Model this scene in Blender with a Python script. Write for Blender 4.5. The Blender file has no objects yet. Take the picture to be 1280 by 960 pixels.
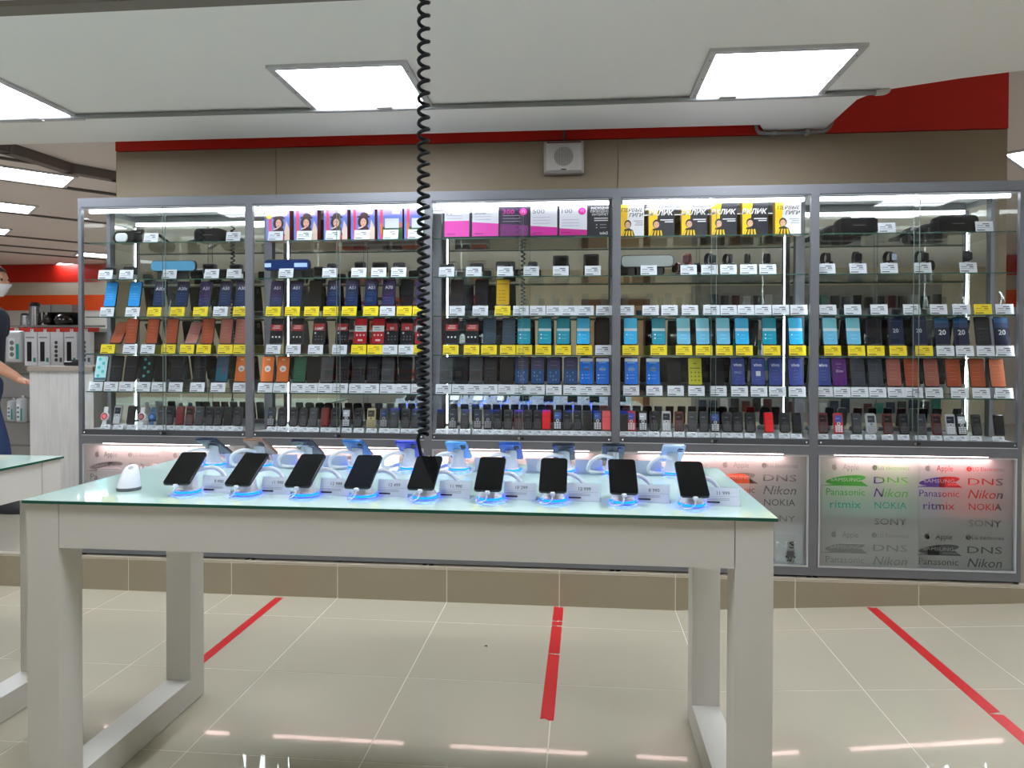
import bpy, math, random
from mathutils import Vector, Matrix
random.seed(7)
S = bpy.context.scene
COL = S.collection
PI = math.pi

# ------------------------------------------------------------------ camera
F, CY, YAW, PITCH, ROLL, EYE = 883.64, 450.88, .0949, .0119, .0026, 1.335
cam = bpy.data.cameras.new('camera'); co = bpy.data.objects.new('camera', cam); COL.objects.link(co)
cam.sensor_fit = 'HORIZONTAL'; cam.sensor_width = 36; cam.lens = 36 * F / 1280
cam.shift_y = (CY - 480) / 1280.0
cam.clip_start = .05
co.matrix_world = (Matrix.Translation((0, 0, EYE)) @ Matrix.Rotation(YAW, 4, 'Z') @
                   Matrix.Rotation(PI/2 - PITCH, 4, 'X') @ Matrix.Rotation(ROLL, 4, 'Z'))
S.camera = co

# ------------------------------------------------------------------ world, exposure
w = bpy.data.worlds.new('world'); S.world = w; w.use_nodes = True
w.node_tree.nodes['Background'].inputs[0].default_value = (.75, .8, .9, 1)
w.node_tree.nodes['Background'].inputs[1].default_value = .05
S.view_settings.view_transform = 'Standard'; S.view_settings.look = 'None'
S.view_settings.exposure = 0.9; S.view_settings.gamma = 1
CEIL_LAMP, CASE_TUBE, CASE_STRIP, LOW_TUBE, RING = 12.0, 5.0, 12.0, 12.0, 6.0
c = S.cycles
c.max_bounces = 12; c.diffuse_bounces = 4; c.glossy_bounces = 6; c.transmission_bounces = 6
c.transparent_max_bounces = 32; c.use_denoising = True; c.sample_clamp_indirect = 6
c.caustics_reflective = False; c.caustics_refractive = False

# ------------------------------------------------------------------ helpers
def ray(u, v):                      # direction of sight through pixel (u, v)
    cr, sr = math.cos(ROLL), math.sin(ROLL); a, b = u - 640, v - CY
    x = (a*cr + b*sr)/F; z = -(-a*sr + b*cr)/F
    cp, sp = math.cos(PITCH), math.sin(PITCH); d = cp + z*sp; Z = z*cp - sp
    cw, sw = math.cos(YAW), math.sin(YAW)
    return x*cw - d*sw, x*sw + d*cw, Z
def atY(u, v, Y):
    r = ray(u, v); return r[0]*Y/r[1], EYE + r[2]*Y/r[1]
def atZ(u, v, Z):
    r = ray(u, v); k = (Z - EYE)/r[2]; return r[0]*k, r[1]*k

def lin(c):
    return tuple((x/255/12.92 if x/255 <= .04045 else ((x/255+.055)/1.055)**2.4) for x in c)
_m = {}
def M(rgb, rough=.5, metal=0, emit=0, spec=.5, noise=0, scale=8, coat=0, name=None):
    k = (rgb, rough, metal, emit, spec, noise, scale, coat)
    if k in _m: return _m[k]
    m = bpy.data.materials.new(name or 'm_%02x%02x%02x' % tuple(int(x) for x in rgb)); m.use_nodes = True
    nt = m.node_tree; b = nt.nodes['Principled BSDF']
    L = lin(rgb) + (1,)
    b.inputs['Base Color'].default_value = L
    b.inputs['Roughness'].default_value = rough; b.inputs['Metallic'].default_value = metal
    b.inputs['Specular IOR Level'].default_value = spec
    b.inputs['Coat Weight'].default_value = coat; b.inputs['Coat Roughness'].default_value = .03
    if emit:
        b.inputs['Emission Color'].default_value = L; b.inputs['Emission Strength'].default_value = emit
    if noise:
        tc = nt.nodes.new('ShaderNodeTexCoord'); n = nt.nodes.new('ShaderNodeTexNoise'); n.inputs['Scale'].default_value = scale
        n.inputs['Detail'].default_value = 6
        mx = nt.nodes.new('ShaderNodeMix'); mx.data_type = 'RGBA'
        mx.inputs[6].default_value = tuple(x*(1-noise) for x in L[:3]) + (1,); mx.inputs[7].default_value = tuple(min(1, x*(1+noise)) for x in L[:3]) + (1,)
        nt.links.new(tc.outputs['Object'], n.inputs['Vector'])
        nt.links.new(n.outputs['Fac'], mx.inputs[0]); nt.links.new(mx.outputs[2], b.inputs['Base Color'])
    _m[k] = m; return m

def nodemat(name, build):
    m = bpy.data.materials.new(name); m.use_nodes = True; nt = m.node_tree
    nt.nodes.clear(); out = nt.nodes.new('ShaderNodeOutputMaterial'); nt.links.new(build(nt), out.inputs[0]); return m
def _glass(tint, refl, rough=0.0):
    def f(nt):
        t = nt.nodes.new('ShaderNodeBsdfTransparent'); t.inputs[0].default_value = tint + (1,)
        g = nt.nodes.new('ShaderNodeBsdfGlossy'); g.inputs['Roughness'].default_value = rough
        f0 = ((refl-1)/(refl+1))**2*1.5
        fc = nt.nodes.new('ShaderNodeLayerWeight'); fc.inputs[0].default_value = .5
        pw = nt.nodes.new('ShaderNodeMath'); pw.operation = 'POWER'; pw.inputs[1].default_value = 5
        lw = nt.nodes.new('ShaderNodeMapRange'); lw.inputs[3].default_value = f0; lw.inputs[4].default_value = 1
        nt.links.new(fc.outputs['Facing'], pw.inputs[0]); nt.links.new(pw.outputs[0], lw.inputs[0])
        mx = nt.nodes.new('ShaderNodeMixShader')
        nt.links.new(lw.outputs[0], mx.inputs[0]); nt.links.new(t.outputs[0], mx.inputs[1]); nt.links.new(g.outputs[0], mx.inputs[2])
        return mx.outputs[0]
    return f
GLASS = nodemat('clear_glass', _glass((.97, .985, .98), 1.45))
SHELF = nodemat('shelf_glass', _glass((.93, .97, .95), 1.5))
ACRYL = nodemat('acrylic', _glass((.93, .95, .97), 1.5))
def _frost(nt):
    d = nt.nodes.new('ShaderNodeBsdfDiffuse'); d.inputs[0].default_value = (.52, .53, .52, 1)
    t = nt.nodes.new('ShaderNodeBsdfTranslucent'); t.inputs[0].default_value = (.80, .81, .80, 1)
    p = nt.nodes.new('ShaderNodeBsdfTransparent'); p.inputs[0].default_value = (.9, .92, .9, 1)
    a = nt.nodes.new('ShaderNodeMixShader'); a.inputs[0].default_value = .55
    b = nt.nodes.new('ShaderNodeMixShader'); b.inputs[0].default_value = .2
    nt.links.new(d.outputs[0], a.inputs[1]); nt.links.new(t.outputs[0], a.inputs[2])
    nt.links.new(a.outputs[0], b.inputs[1]); nt.links.new(p.outputs[0], b.inputs[2]); return b.outputs[0]
FROST = nodemat('frosted_film', _frost)
def _mir(nt):
    g = nt.nodes.new('ShaderNodeBsdfGlossy'); g.inputs[0].default_value = (.80, .84, .80, 1); g.inputs['Roughness'].default_value = .005; return g.outputs[0]
MIRROR = nodemat('mirror', _mir)
def emis(rgb, s, name):
    def f(nt):
        e = nt.nodes.new('ShaderNodeEmission'); e.inputs[0].default_value = lin(rgb) + (1,); e.inputs[1].default_value = s; return e.outputs[0]
    return nodemat(name, f)
def _diff(nt):                       # lamp diffuser: four tubes glow through a prismatic sheet
    e = nt.nodes.new('ShaderNodeEmission'); tc = nt.nodes.new('ShaderNodeTexCoord'); sp = nt.nodes.new('ShaderNodeSeparateXYZ')
    w_ = nt.nodes.new('ShaderNodeMath'); w_.operation = 'MULTIPLY'; w_.inputs[1].default_value = 2*PI*4/.56
    s_ = nt.nodes.new('ShaderNodeMath'); s_.operation = 'COSINE'
    r_ = nt.nodes.new('ShaderNodeMapRange'); r_.inputs[1].default_value = -1; r_.inputs[2].default_value = 1
    r_.inputs[3].default_value = CEIL_LAMP*1.3; r_.inputs[4].default_value = CEIL_LAMP*.7
    nt.links.new(tc.outputs['Object'], sp.inputs[0]); nt.links.new(sp.outputs[1], w_.inputs[0]); nt.links.new(w_.outputs[0], s_.inputs[0])
    nt.links.new(s_.outputs[0], r_.inputs[0]); nt.links.new(r_.outputs[0], e.inputs[1]); e.inputs[0].default_value = (.91, .97, 1.06, 1)
    return e.outputs[0]
DIFFUSER = nodemat('lamp_diffuser', _diff)

ALU = M((118, 120, 126), .42, .4, noise=.04, scale=30)
ALU2 = M((205, 208, 212), .35, .6)
DARKALU = M((88, 90, 95), .45, .6)
BLACK = M((14, 14, 16), .4)
CHROME = M((190, 192, 195), .15, 1)
WHITE = M((232, 232, 234), .35)
CEILM = M((244, 243, 241), .9, noise=.02, scale=1.5)
BEIGE = M((144, 129, 107), .55, noise=.03, scale=3)
RED = M((196, 30, 12), .5)
ORANGE = M((225, 75, 15), .5)
TILE = M((190, 183, 164), .018, spec=.6, noise=.035, scale=2.5)
GROUT = M((222, 216, 204), .8)
PLT = M((150, 139, 117), .35, noise=.05, scale=5)
TABLE = M((208, 204, 197), .35, noise=.015, scale=6)
EDGE = M((18, 84, 66), .15)
PIPE = M((128, 128, 128), .5)

class MB:
    def __init__(s): s.v, s.f, s.i, s.m, s.sm = [], [], [], [], []
    def mi(s, m):
        if m not in s.m: s.m.append(m)
        return s.m.index(m)
    def add(s, vs, fs, m, smooth=False, mat=None):
        n = len(s.v); s.v += [tuple(mat @ Vector(v)) if mat else tuple(v) for v in vs]; k = s.mi(m)
        for f in fs: s.f.append([n+j for j in f]); s.i.append(k); s.sm.append(smooth)
        return s
    def box(s, x0, x1, y0, y1, z0, z1, m, mat=None):
        v = [(x, y, z) for z in (z0, z1) for y in (y0, y1) for x in (x0, x1)]
        return s.add(v, [(0,2,3,1),(4,5,7,6),(0,1,5,4),(2,6,7,3),(0,4,6,2),(1,3,7,5)], m, mat=mat)
    def quad(s, pts, m, mat=None): return s.add(pts, [tuple(range(len(pts)))], m, mat=mat)
    def rect(s, x0, z0, x1, z1, y, m, mat=None):       # facing -Y
        return s.quad([(x0,y,z0),(x1,y,z0),(x1,y,z1),(x0,y,z1)], m, mat)
    def loft(s, rings, m, cap=True, smooth=True, mat=None):
        n = len(rings[0]); vs = [p for r in rings for p in r]; fs = []
        for a in range(len(rings)-1):
            for j in range(n):
                k = (j+1) % n; fs.append((a*n+j, a*n+k, (a+1)*n+k, (a+1)*n+j))
        s.add(vs, fs, m, smooth, mat)
        if cap:
            s.add(rings[0], [tuple(range(n))[::-1]], m, False, mat); s.add(rings[-1], [tuple(range(n))], m, False, mat)
        return s
    def cyl(s, x, y, z0, z1, r0, r1, m, n=14, mat=None):
        return s.loft([[(x+r*math.cos(2*PI*j/n), y+r*math.sin(2*PI*j/n), z) for j in range(n)] for z, r in ((z0, r0), (z1, r1))], m, mat=mat)
    def lathe(s, prof, m, n=16, mat=None):
        return s.loft([[(r*math.cos(2*PI*j/n), r*math.sin(2*PI*j/n), z) for j in range(n)] for r, z in prof], m, mat=mat)
    def disc(s, x, z, y, r, m, n=14, rz=None, mat=None):
        rz = rz or r
        return s.quad([(x+r*math.cos(2*PI*j/n), y, z+rz*math.sin(2*PI*j/n)) for j in range(n)], m, mat)
    def slab(s, pts, steps, m, mat=None):               # outline fn(inset)->[(x,z)], steps [(y, inset)]
        return s.loft([[(x, y, z) for x, z in pts(i)] for y, i in steps], m, mat=mat)
    def tube(s, path, r, m, n=6, smooth=True, mat=None):
        P = [Vector(p) for p in path]; rings = []; up = Vector((0, 0, 1)); prev = None
        for i, p in enumerate(P):
            t = (P[min(i+1, len(P)-1)] - P[max(i-1, 0)]).normalized()
            if prev is None:
                a = t.cross(up if abs(t.z) < .9 else Vector((1, 0, 0))).normalized()
            else:
                a = (prev - t*prev.dot(t)).normalized()
            prev = a; b = t.cross(a); rr_ = r[i] if isinstance(r, (list, tuple)) else r
            rings.append([tuple(p + a*rr_*math.cos(2*PI*j/n) + b*rr_*math.sin(2*PI*j/n)) for j in range(n)])
        return s.loft(rings, m, mat=mat)
    def text(s, t, x, y, z, size, m, align='CENTER', shear=0, bold=0, sx=1, mat=None):
        vs, fs = textgeo(t, shear, bold)
        if not vs: return s
        x0 = min(v[0] for v in vs); x1 = max(v[0] for v in vs)
        o = {'CENTER': (x0+x1)/2, 'LEFT': x0, 'RIGHT': x1}[align]
        return s.add([(x+(v[0]-o)*size*sx, y, z+v[1]*size) for v in vs], fs, m, mat=mat)
    def mesh(s, name):
        me = bpy.data.meshes.new(name); me.from_pydata(s.v, [], s.f)
        for m in s.m: me.materials.append(m)
        me.polygons.foreach_set('material_index', s.i); me.polygons.foreach_set('use_smooth', s.sm); me.update(); return me
    def build(s, name, parent=None, loc=(0,0,0), rot=(0,0,0)): return O(name, s.mesh(name), parent, loc, rot)

_tg = {}
def textgeo(t, shear=0, bold=0):
    k = (t, shear, bold)
    if k not in _tg:
        cu = bpy.data.curves.new('t', 'FONT'); cu.body = t; cu.size = 1; cu.shear = shear; cu.offset = bold; cu.resolution_u = 2
        o = bpy.data.objects.new('t', cu); COL.objects.link(o)
        me = bpy.data.meshes.new_from_object(o.evaluated_get(bpy.context.evaluated_depsgraph_get()))
        _tg[k] = ([tuple(v.co) for v in me.vertices], [tuple(p.vertices) for p in me.polygons])
        bpy.data.objects.remove(o); bpy.data.curves.remove(cu); bpy.data.meshes.remove(me)
    return _tg[k]

def O(name, me, parent=None, loc=(0,0,0), rot=(0,0,0)):
    o = bpy.data.objects.new(name, me); COL.objects.link(o); o.parent = parent; o.location = loc; o.rotation_euler = rot; return o
def tag(o, label, cat, group=None):
    o['label'] = label; o['category'] = cat
    if group: o['group'] = group
    return o
def T(name, label, cat, loc=(0,0,0), rz=0, group=None, rx=0):
    o = O(name, None, None, loc, (rx, 0, rz)); o.empty_display_size = .05; return tag(o, label, cat, group)
def struct(name, mb, loc=(0,0,0), rot=(0,0,0)):
    o = mb.build(name, None, loc, rot); o['kind'] = 'structure'; return o
def rr(w, h, r, n=3, cx=0, cz=0):                       # rounded rectangle outline as fn(inset)
    def f(i=0):
        W, H, R = w/2-i, h/2-i, max(r-i, .0004); p = []
        for (sx, sz, a0) in ((1,-1,-90),(1,1,0),(-1,1,90),(-1,-1,180)):
            for k in range(n+1):
                a = math.radians(a0 + 90*k/n); p.append((cx+sx*(W-R)+R*math.cos(a), cz+sz*(H-R)+R*math.sin(a)))
        return p
    return f
ORD = 'first second third fourth fifth sixth seventh eighth ninth tenth eleventh twelfth thirteenth fourteenth fifteenth sixteenth seventeenth eighteenth nineteenth twentieth'.split()
_cache = {}
def cached(key, fn):
    if key not in _cache: _cache[key] = fn()
    return _cache[key]

# ------------------------------------------------------------------ setting
UP = .185                                               # level of the raised shop floor behind the cases
fl = struct('floor', MB().box(-8, .5, -3, 3.72, -.1, -.0008, GROUT))
tile = MB().box(-.2980, .2980, -.2980, .2980, -.008, 0, TILE).mesh('tile')
tile_s = MB().box(-.2980, .2980, -.1428, .1428, -.008, 0, TILE).mesh('tile')
for i in range(8):
    for j in range(6):
        O('tile', tile, fl, (.2 - .6*i, 3.13 - .6*j, 0))
    O('tile', tile_s, fl, (.2 - .6*i, 3.5755, 0))
RA = math.atan(.058)
ramp = struct('floor', MB().box(0, 6, -3, 3.72, -.1, -.0008, GROUT), (.5, 0, 0), (0, -RA, 0))
for i in range(5):
    for j in range(6):
        O('tile', tile, ramp, (.3 + .6*i, 3.13 - .6*j, 0))
    O('tile', tile_s, ramp, (.3 + .6*i, 3.5755, 0))
struct('floor', MB().box(-14, 8, 3.735, 15, 0, UP, M((176, 168, 152), .12, noise=.04, scale=2)))
pl = struct('trim_1', MB().box(-6.7, 3.5, 3.7112, 3.736, 0, .183, GROUT))
lip = M((186, 176, 158), .3)
ptile = MB().box(-.2978, .2978, -.012, 0, 0, .172, PLT).box(-.2978, .2978, -.0125, .03, .1745, .186, lip).mesh('tile')
for i in range(-8, 5): O('tile', ptile, pl, (.2 + .6*i, 3.722, 0))

WY = 4.2
wl, _ = atY(145, 250, WY); wr, _ = atY(1260, 160, WY)
wb = struct('wall_back', MB().box(wl, wr, WY+.012, WY+.5, UP, 3.0, M((120, 110, 96), .7)))
xs = [wl, atY(345, 210, WY)[0], atY(772, 210, WY)[0], atY(1262, 210, WY)[0]]
xs = [wl, xs[1], xs[2], wr]
for a, b in zip(xs[:-1], xs[1:]):
    MB().box(a+.002, b-.002, WY, WY+.012, UP, 2.585, BEIGE).build('wall_panel', wb)
MB().box(wl, wr, WY-.004, WY+.012, 2.59, 2.95, RED).build('red_band', wb)

# low ceiling with its cut edge towards the ramp, upper ceiling behind it
poly = [(-9, -3), (6, -3), (6, 2.0), (3.6, 2.75), (2.6, 3.17), (1.99, 3.40), (1.75, 3.475), (1.50, 3.58), (1.43, 3.63), (1.385, 3.72), (1.385, 4.195), (1.05, 4.195), (1.0, 4.08), (-9, 4.05)]
CZ = 2.61
cb = MB(); n = len(poly)
cb.add([(x, y, CZ) for x, y in poly] + [(x, y, CZ+.32) for x, y in poly],
       [tuple(range(n))[::-1], tuple(range(n, 2*n))] + [(i, (i+1) % n, n+(i+1) % n, n+i) for i in range(n)], CEILM)
struct('ceiling', cb)
struct('ceiling', MB().box(-14, 8, 1.5, 15, 2.95, 3.05, M((222, 212, 208), .9, noise=.02, scale=2)))
struct('trim_2', MB().box(-9, -.55, 2.40, 2.47, CZ-.022, CZ+.001, M((120, 112, 104), .6)).box(-9, -.55, 2.47, 2.51, CZ-.008, CZ+.001, CEILM))
# shop shell outside the view
struct('wall_front', MB().box(-9, 8, -3.1, -3, 0, 2.61, M((226, 216, 192), .6, noise=.03)))
struct('wall_right', MB().box(6.0, 6.1, -3, 3.4, 0, 3, M((190, 184, 172), .7)))
struct('wall_left', MB().box(-8.1, -8, -3, 3.7, 0, 2.61, M((190, 184, 172), .7)))
FY = 12.3
def zf(y): return atY(50, y, FY)[1]
fw = struct('wall_far', MB().box(-14, 8, FY, FY+.1, UP, 2.95, M((205, 200, 192), .7)))
for nm, y0, y1, m in (('red_stripe', 353, 331, RED), ('orange_stripe', 388, 369, ORANGE)):
    MB().box(-14, 8, FY-.02, FY, zf(y0), zf(y1), m).build(nm, fw)
MB().box(-14, 8, FY-.015, FY, zf(369), zf(353), M((188, 178, 160), .6)).build('beige_stripe', fw)
struct('wall_right', MB().box(7.9, 8, 4, 15, UP, 2.95, M((195, 186, 175), .7)))
struct('wall_left', MB().box(-14.1, -14, 3.7, 15, UP, 2.95, M((195, 186, 175), .7)))

# ------------------------------------------------------------------ ceiling lamps, rails, conduits
LF = M((196, 196, 198), .45, .1)
def lamp_mesh(L, W):
    f = MB(); e = .032
    for a in ((-L/2, L/2, -W/2, -W/2+e), (-L/2, L/2, W/2-e, W/2), (-L/2, -L/2+e, -W/2+e, W/2-e), (L/2-e, L/2, -W/2+e, W/2-e)):
        f.box(a[0], a[1], a[2], a[3], -.014, .004, LF)
    d = MB().box(-L/2+e, L/2-e, -W/2+e, W/2-e, -.006, .002, DIFFUSER)
    s = MB()
    for sx in (-1, 1):
        for sy in (-1, 0, 1): s.cyl(sx*(L/2-.016), sy*W*.35, -.017, -.013, .004, .004, CHROME, 6)
    return f.mesh('frame'), d.mesh('diffuser'), s.mesh('screw')
sq = lamp_mesh(.64, .6); lg = lamp_mesh(1.2, .6)
def lamp(x, y, z, ms, label, rz=0):
    t = T('ceiling_lamp', label, 'ceiling lamp', (x, y, z), rz, 'square ceiling lamps' if ms is sq else 'long ceiling lamps')
    O('frame', ms[0], t); O('diffuser', ms[1], t)
    if ms is sq: O('screw', ms[2], t)['kind'] = 'stuff'
NEAR = {0: 'square white ceiling lamp cut by the frame above the counter aisle', 1: 'square white ceiling lamp beside the hanging coiled cord', 2: 'square white ceiling lamp near the red corner of the wall'}
for k in range(-1, 5):
    for r, y in enumerate((3.34, 1.35)):
        if r == 0 and k > 2: continue
        if r == 0 and k >= 0: lb = NEAR[k]
        else: lb = 'square white ceiling lamp above the %s aisle, %s in its row' % (('third', 'middle')[r] if r else 'front', ORD[k+1])
        lamp(-3.01 + 1.935*k, y, CZ, sq, lb)
U = Vector((.676, .737)); Pp = Vector((-.737, .676)); UA = math.atan2(U.y, U.x)
def hall(corner, sgn, label):
    c_ = Vector(corner) + U*(.6*sgn) + Pp*.3
    lamp(c_.x, c_.y, 2.948, lg, label, UA)
hall((-4.604, 6.129), -1, 'long lit ceiling lamp in the rear hall, beside the cable tray')
hall((-5.976, 7.336), -1, 'long lit ceiling lamp second back in the rear hall')
hall((-7.46, 8.696), -1, 'long lit ceiling lamp third back in the rear hall')
hall((-9.429, 12.0), 1, 'long lit ceiling lamp farthest back, above the striped wall')
hall((-8.0, 10.7), 1, 'long lit ceiling lamp seen through the end glass of the first case')
for x, y, l in ((3.99, 6.30, 'long ceiling lamp beyond the wall end above the fifth case'), (5.3, 7.4, 'long ceiling lamp far behind the fifth case'), (-1.2, 7.5, 'long ceiling lamp hidden behind the beige wall'), (-2.6, 10.2, 'long ceiling lamp deep in the rear hall')):
    lamp(x, y, 2.948, lg, l, UA)
RAIL = M((92, 84, 80), .6)
rl = MB().box(-7, 7, -.018, .018, -.02, 0, RAIL).mesh('rail')
for i, (x, y) in enumerate(((-5.036, 6.503), (-4.70, 6.90), (-6.446, 7.80), (-7.962, 9.168), (-8.7, 10.0), (-9.3, 10.6), (-4.4, 5.9))):
    o = O('ceiling_rail', rl, None, (x, y, 2.95), (0, 0, UA)); o['kind'] = 'structure'
t3 = [(-4.6, 4.5), (-4.439, 5.116), (-4.394, 5.723), (-4.184, 6.021), (-3.4, 6.9)]
m = MB()
for a, b in zip(t3[:-1], t3[1:]):
    d = Vector((b[0]-a[0], b[1]-a[1])); mt = Matrix.Translation((a[0], a[1], 2.9)) @ Matrix.Rotation(math.atan2(d.y, d.x), 4, 'Z')
    m.box(-.02, d.length+.02, -.05, .05, -.03, .05, M((105, 96, 92), .6), mt)
tag(m.build('cable_tray'), 'grey brown cable tray bending across the rear hall ceiling', 'cable tray')
def curve_pts(pts, n=5):
    P = [Vector(p) for p in pts]; out = []
    for i in range(len(P)-1):
        a, b, c_, d = P[max(i-1, 0)], P[i], P[i+1], P[min(i+2, len(P)-1)]
        for k in range(n):
            t = k/n; out.append(.5*((2*b) + (c_-a)*t + (2*a-5*b+4*c_-d)*t*t + (3*b-a-3*c_+d)*t**3))
    return out + [P[-1]]
t = T('conduit', 'long grey cable conduit clipped under the ceiling past the square lamps', 'conduit', (0, 3.60, CZ-.016))
MB().tube([(-9, -.03, 0), (-3, -.03, 0), (0, 0, 0), (1.43, -.02, 0)], .013, PIPE, 8).build('pipe', t)
MB().tube([(1.42, -.02, 0), (1.455, -.02, .002), (1.472, -.02, .010), (1.474, -.02, .0155)], .017, M((190, 188, 184), .5), 8).build('elbow', t)
for x in (-2.95, -1.0, .72):
    MB().box(x-.04, x+.04, -.045, .02, -.006, .016, M((176, 174, 170), .5)).build('clip', t)
t = T('conduit', 'short grey conduit bent under the ceiling tongue at the red band', 'conduit', (0, WY-.015, 0))
MB().tube(curve_pts([(1.0, -.02, 2.64), (1.01, -.02, 2.60), (1.05, -.02, 2.587), (1.2, -.02, 2.587), (1.34, -.02, 2.587), (1.39, -.02, 2.60), (1.42, -.02, 2.65)]), .011, PIPE, 8).build('pipe', t)
for x in (1.10, 1.28): MB().box(x-.01, x+.01, -.035, .015, 2.574, 2.60, M((150, 148, 146), .5)).build('clip', t)

# wall loudspeaker
sx0, sz1 = atY(680, 179, WY); sx1, sz0 = atY(730, 219, WY)
t = T('loudspeaker', 'square white wall loudspeaker mounted above the glass cases', 'loudspeaker', ((sx0+sx1)/2, WY-.004, (sz0+sz1)/2))
W_, H_ = sx1-sx0, sz1-sz0
MB().slab(rr(W_, H_, .012), [(-.055, .018), (-.045, .004), (-.03, 0), (.0, 0)], M((188, 184, 178), .5)).build('housing', t)
g = MB().disc(0, 0, -.0565, .056, M((150, 146, 140), .7), 28)
for k in range(-5, 6):
    h = math.sqrt(max(.054**2 - (k*.0095)**2, 0)); g.box(k*.0095-.002, k*.0095+.002, -.0595, -.0565, -h, h, M((172, 168, 162), .6))
g.build('grille', t)
MB().box(-.015, .015, -.058, -.055, -.078, -.073, BLACK).build('badge', t)
MB().box(-W_*.42, W_*.42, -.0565, -.05, H_*.40, H_*.44, M((110, 60, 52), .6)).build('slot', t)
MB().tube([(0, -.012, H_/2-.01), (0, -.012, 2.72-(sz0+sz1)/2)], .008, M((90, 84, 80), .6), 6).build('cable_duct', t)

# ------------------------------------------------------------------ five glass cases
X0, D, DB, ZT, ZM, ZB = -2.808, 3.731, 4.0, 2.193, .818, .197
SH = [1.948, 1.742, 1.531, 1.321, 1.108, .892]         # shelf tops, last one is the deck
tube_e = emis((246, 250, 255), CASE_TUBE, 'led_tube'); strip_e = emis((240, 248, 255), CASE_STRIP, 'led_strip')
low_e = emis((255, 214, 212), LOW_TUBE, 'lower_tube')
def case_parts():
    p = []
    for x in (0, .979): p.append(('post', MB().box(x, x+.021, D, D+.022, ZB, ZT, ALU)))
    for x in (.0, .976): p.append(('rear_post', MB().box(x, x+.024, DB-.026, DB-.003, ZB, ZT, ALU)))
    p.append(('top_rail', MB().box(.021, .979, D, D+.022, ZT-.052, ZT, ALU).box(.021, .979, D-.003, D, ZT-.056, ZT-.048, DARKALU)))
    p.append(('top_panel', MB().box(0, 1, D+.022, DB, ZT-.018, ZT-.002, M((176, 178, 184), .5, .2))))
    p.append(('middle_rail', MB().box(.021, .979, D, D+.022, ZM, SH[5]-.03, ALU).box(.021, .979, D+.004, D+.03, SH[5]-.028, SH[5]+.002, DARKALU).box(.021, .979, D-.002, D+.003, SH[5]-.031, SH[5]-.027, ALU2)))
    p.append(('bottom_rail', MB().box(.021, .979, D, D+.022, ZB, ZB+.042, ALU)))
    p.append(('side_rail', MB().box(.0, .02, D+.022, DB-.026, ZT-.05, ZT-.018, ALU2)))
    p.append(('side_rail', MB().box(.98, 1, D+.022, DB-.026, ZT-.05, ZT-.018, ALU2)))
    p.append(('mirror_back', MB().box(.024, .976, DB-.004, DB, SH[5]-.02, ZT-.02, MIRROR)))
    for z in SH[:5]:
        s_ = MB().quad([(.022, D+.03, z), (.978, D+.03, z), (.978, DB-.006, z), (.022, DB-.006, z)], SHELF)
        s_.rect(.022, z-.006, .978, z, D+.03, M((52, 92, 80), .15, spec=.8))
        p.append(('glass_shelf', s_))
    p.append(('deck', MB().box(.021, .979, D+.03, DB-.005, SH[5]-.02, SH[5], M((196, 200, 204), .4))))
    p.append(('glass_door', MB().rect(.021, SH[5]-.005, .512, ZT-.05, D+.010, GLASS).box(.5105, .512, D+.009, D+.015, SH[5], ZT-.05, M((120, 138, 132), .25))))
    p.append(('glass_door', MB().rect(.488, SH[5]-.005, .979, ZT-.05, D+.020, GLASS).box(.488, .4892, D+.019, D+.025, SH[5], ZT-.05, M((120, 138, 132), .25))))
    lk = Matrix.Translation((.5, D+.004, SH[5]-.012)) @ Matrix.Rotation(PI/2, 4, 'X')
    p.append(('lock', MB().cyl(-.008, 0, 0, .012, .009, .008, CHROME, 12, lk).cyl(.012, 0, 0, .01, .007, .007, BLACK, 10, lk).box(-.002, .002, -.006, .006, .012, .0125, BLACK, lk)))
    for x in (.035, .965): p.append(('stopper', MB().lathe([(.0001, 0), (.006, 0), (.006, .006), (.0001, .008)], CHROME, 8, Matrix.Translation((x, D+.002, SH[5]-.014)) @ Matrix.Rotation(PI/2, 4, 'X'))))
    p.append(('led_tube', MB().box(.035, .96, D+.045, D+.063, ZT-.074, ZT-.056, tube_e).box(.035, .96, D+.040, D+.072, ZT-.056, ZT-.018, ALU2)))
    # strip glued to the back of one front post, it shines backwards onto the goods
    # lower half: trim frame, frosted sliding doors, back, inner shelf
    x0, x1, z0, z1 = .024, .976, ZB+.044, ZM-.004
    p.append(('door_trim', MB().box(x0, x1, D-.004, D+.012, z1-.008, z1, ALU2).box(x0, x1, D-.004, D+.012, z0, z0+.008, ALU2).box(x0, x0+.008, D-.004, D+.012, z0+.008, z1-.008, ALU2).box(x1-.008, x1, D-.004, D+.012, z0+.008, z1-.008, ALU2)))
    p.append(('lower_back', MB().box(.0, 1, DB-.02, DB, ZB, SH[5]-.02, M((150, 150, 148), .6))))
    p.append(('lower_floor', MB().box(0, 1, D+.03, DB-.02, ZB, ZB+.012, M((150, 150, 148), .6))))
    p.append(('lower_shelf', MB().box(.021, .979, D+.04, DB-.02, .505, .511, M((170, 186, 180), .2))))
    p.append(('lower_tube', MB().box(.12, .86, D+.035, D+.05, ZM-.017, ZM-.005, low_e)))
    ft = MB().cyl(0, 0, -.010, .0, .014, .014, BLACK, 10).mesh('foot')
    return [(n_, m_.mesh(n_)) for n_, m_ in p], ft
def strip_mesh(x): return MB().box(x, x+.012, D+.022, D+.0265, SH[5]+.01, ZT-.08, DARKALU).quad([(x+.002, D+.027, SH[5]+.01), (x+.002, D+.027, ZT-.08), (x+.010, D+.027, ZT-.08), (x+.010, D+.027, SH[5]+.01)], strip_e).mesh('led_strip')
CP, FOOT = case_parts(); STRIPS = strip_mesh(.004), strip_mesh(.984)

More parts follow.
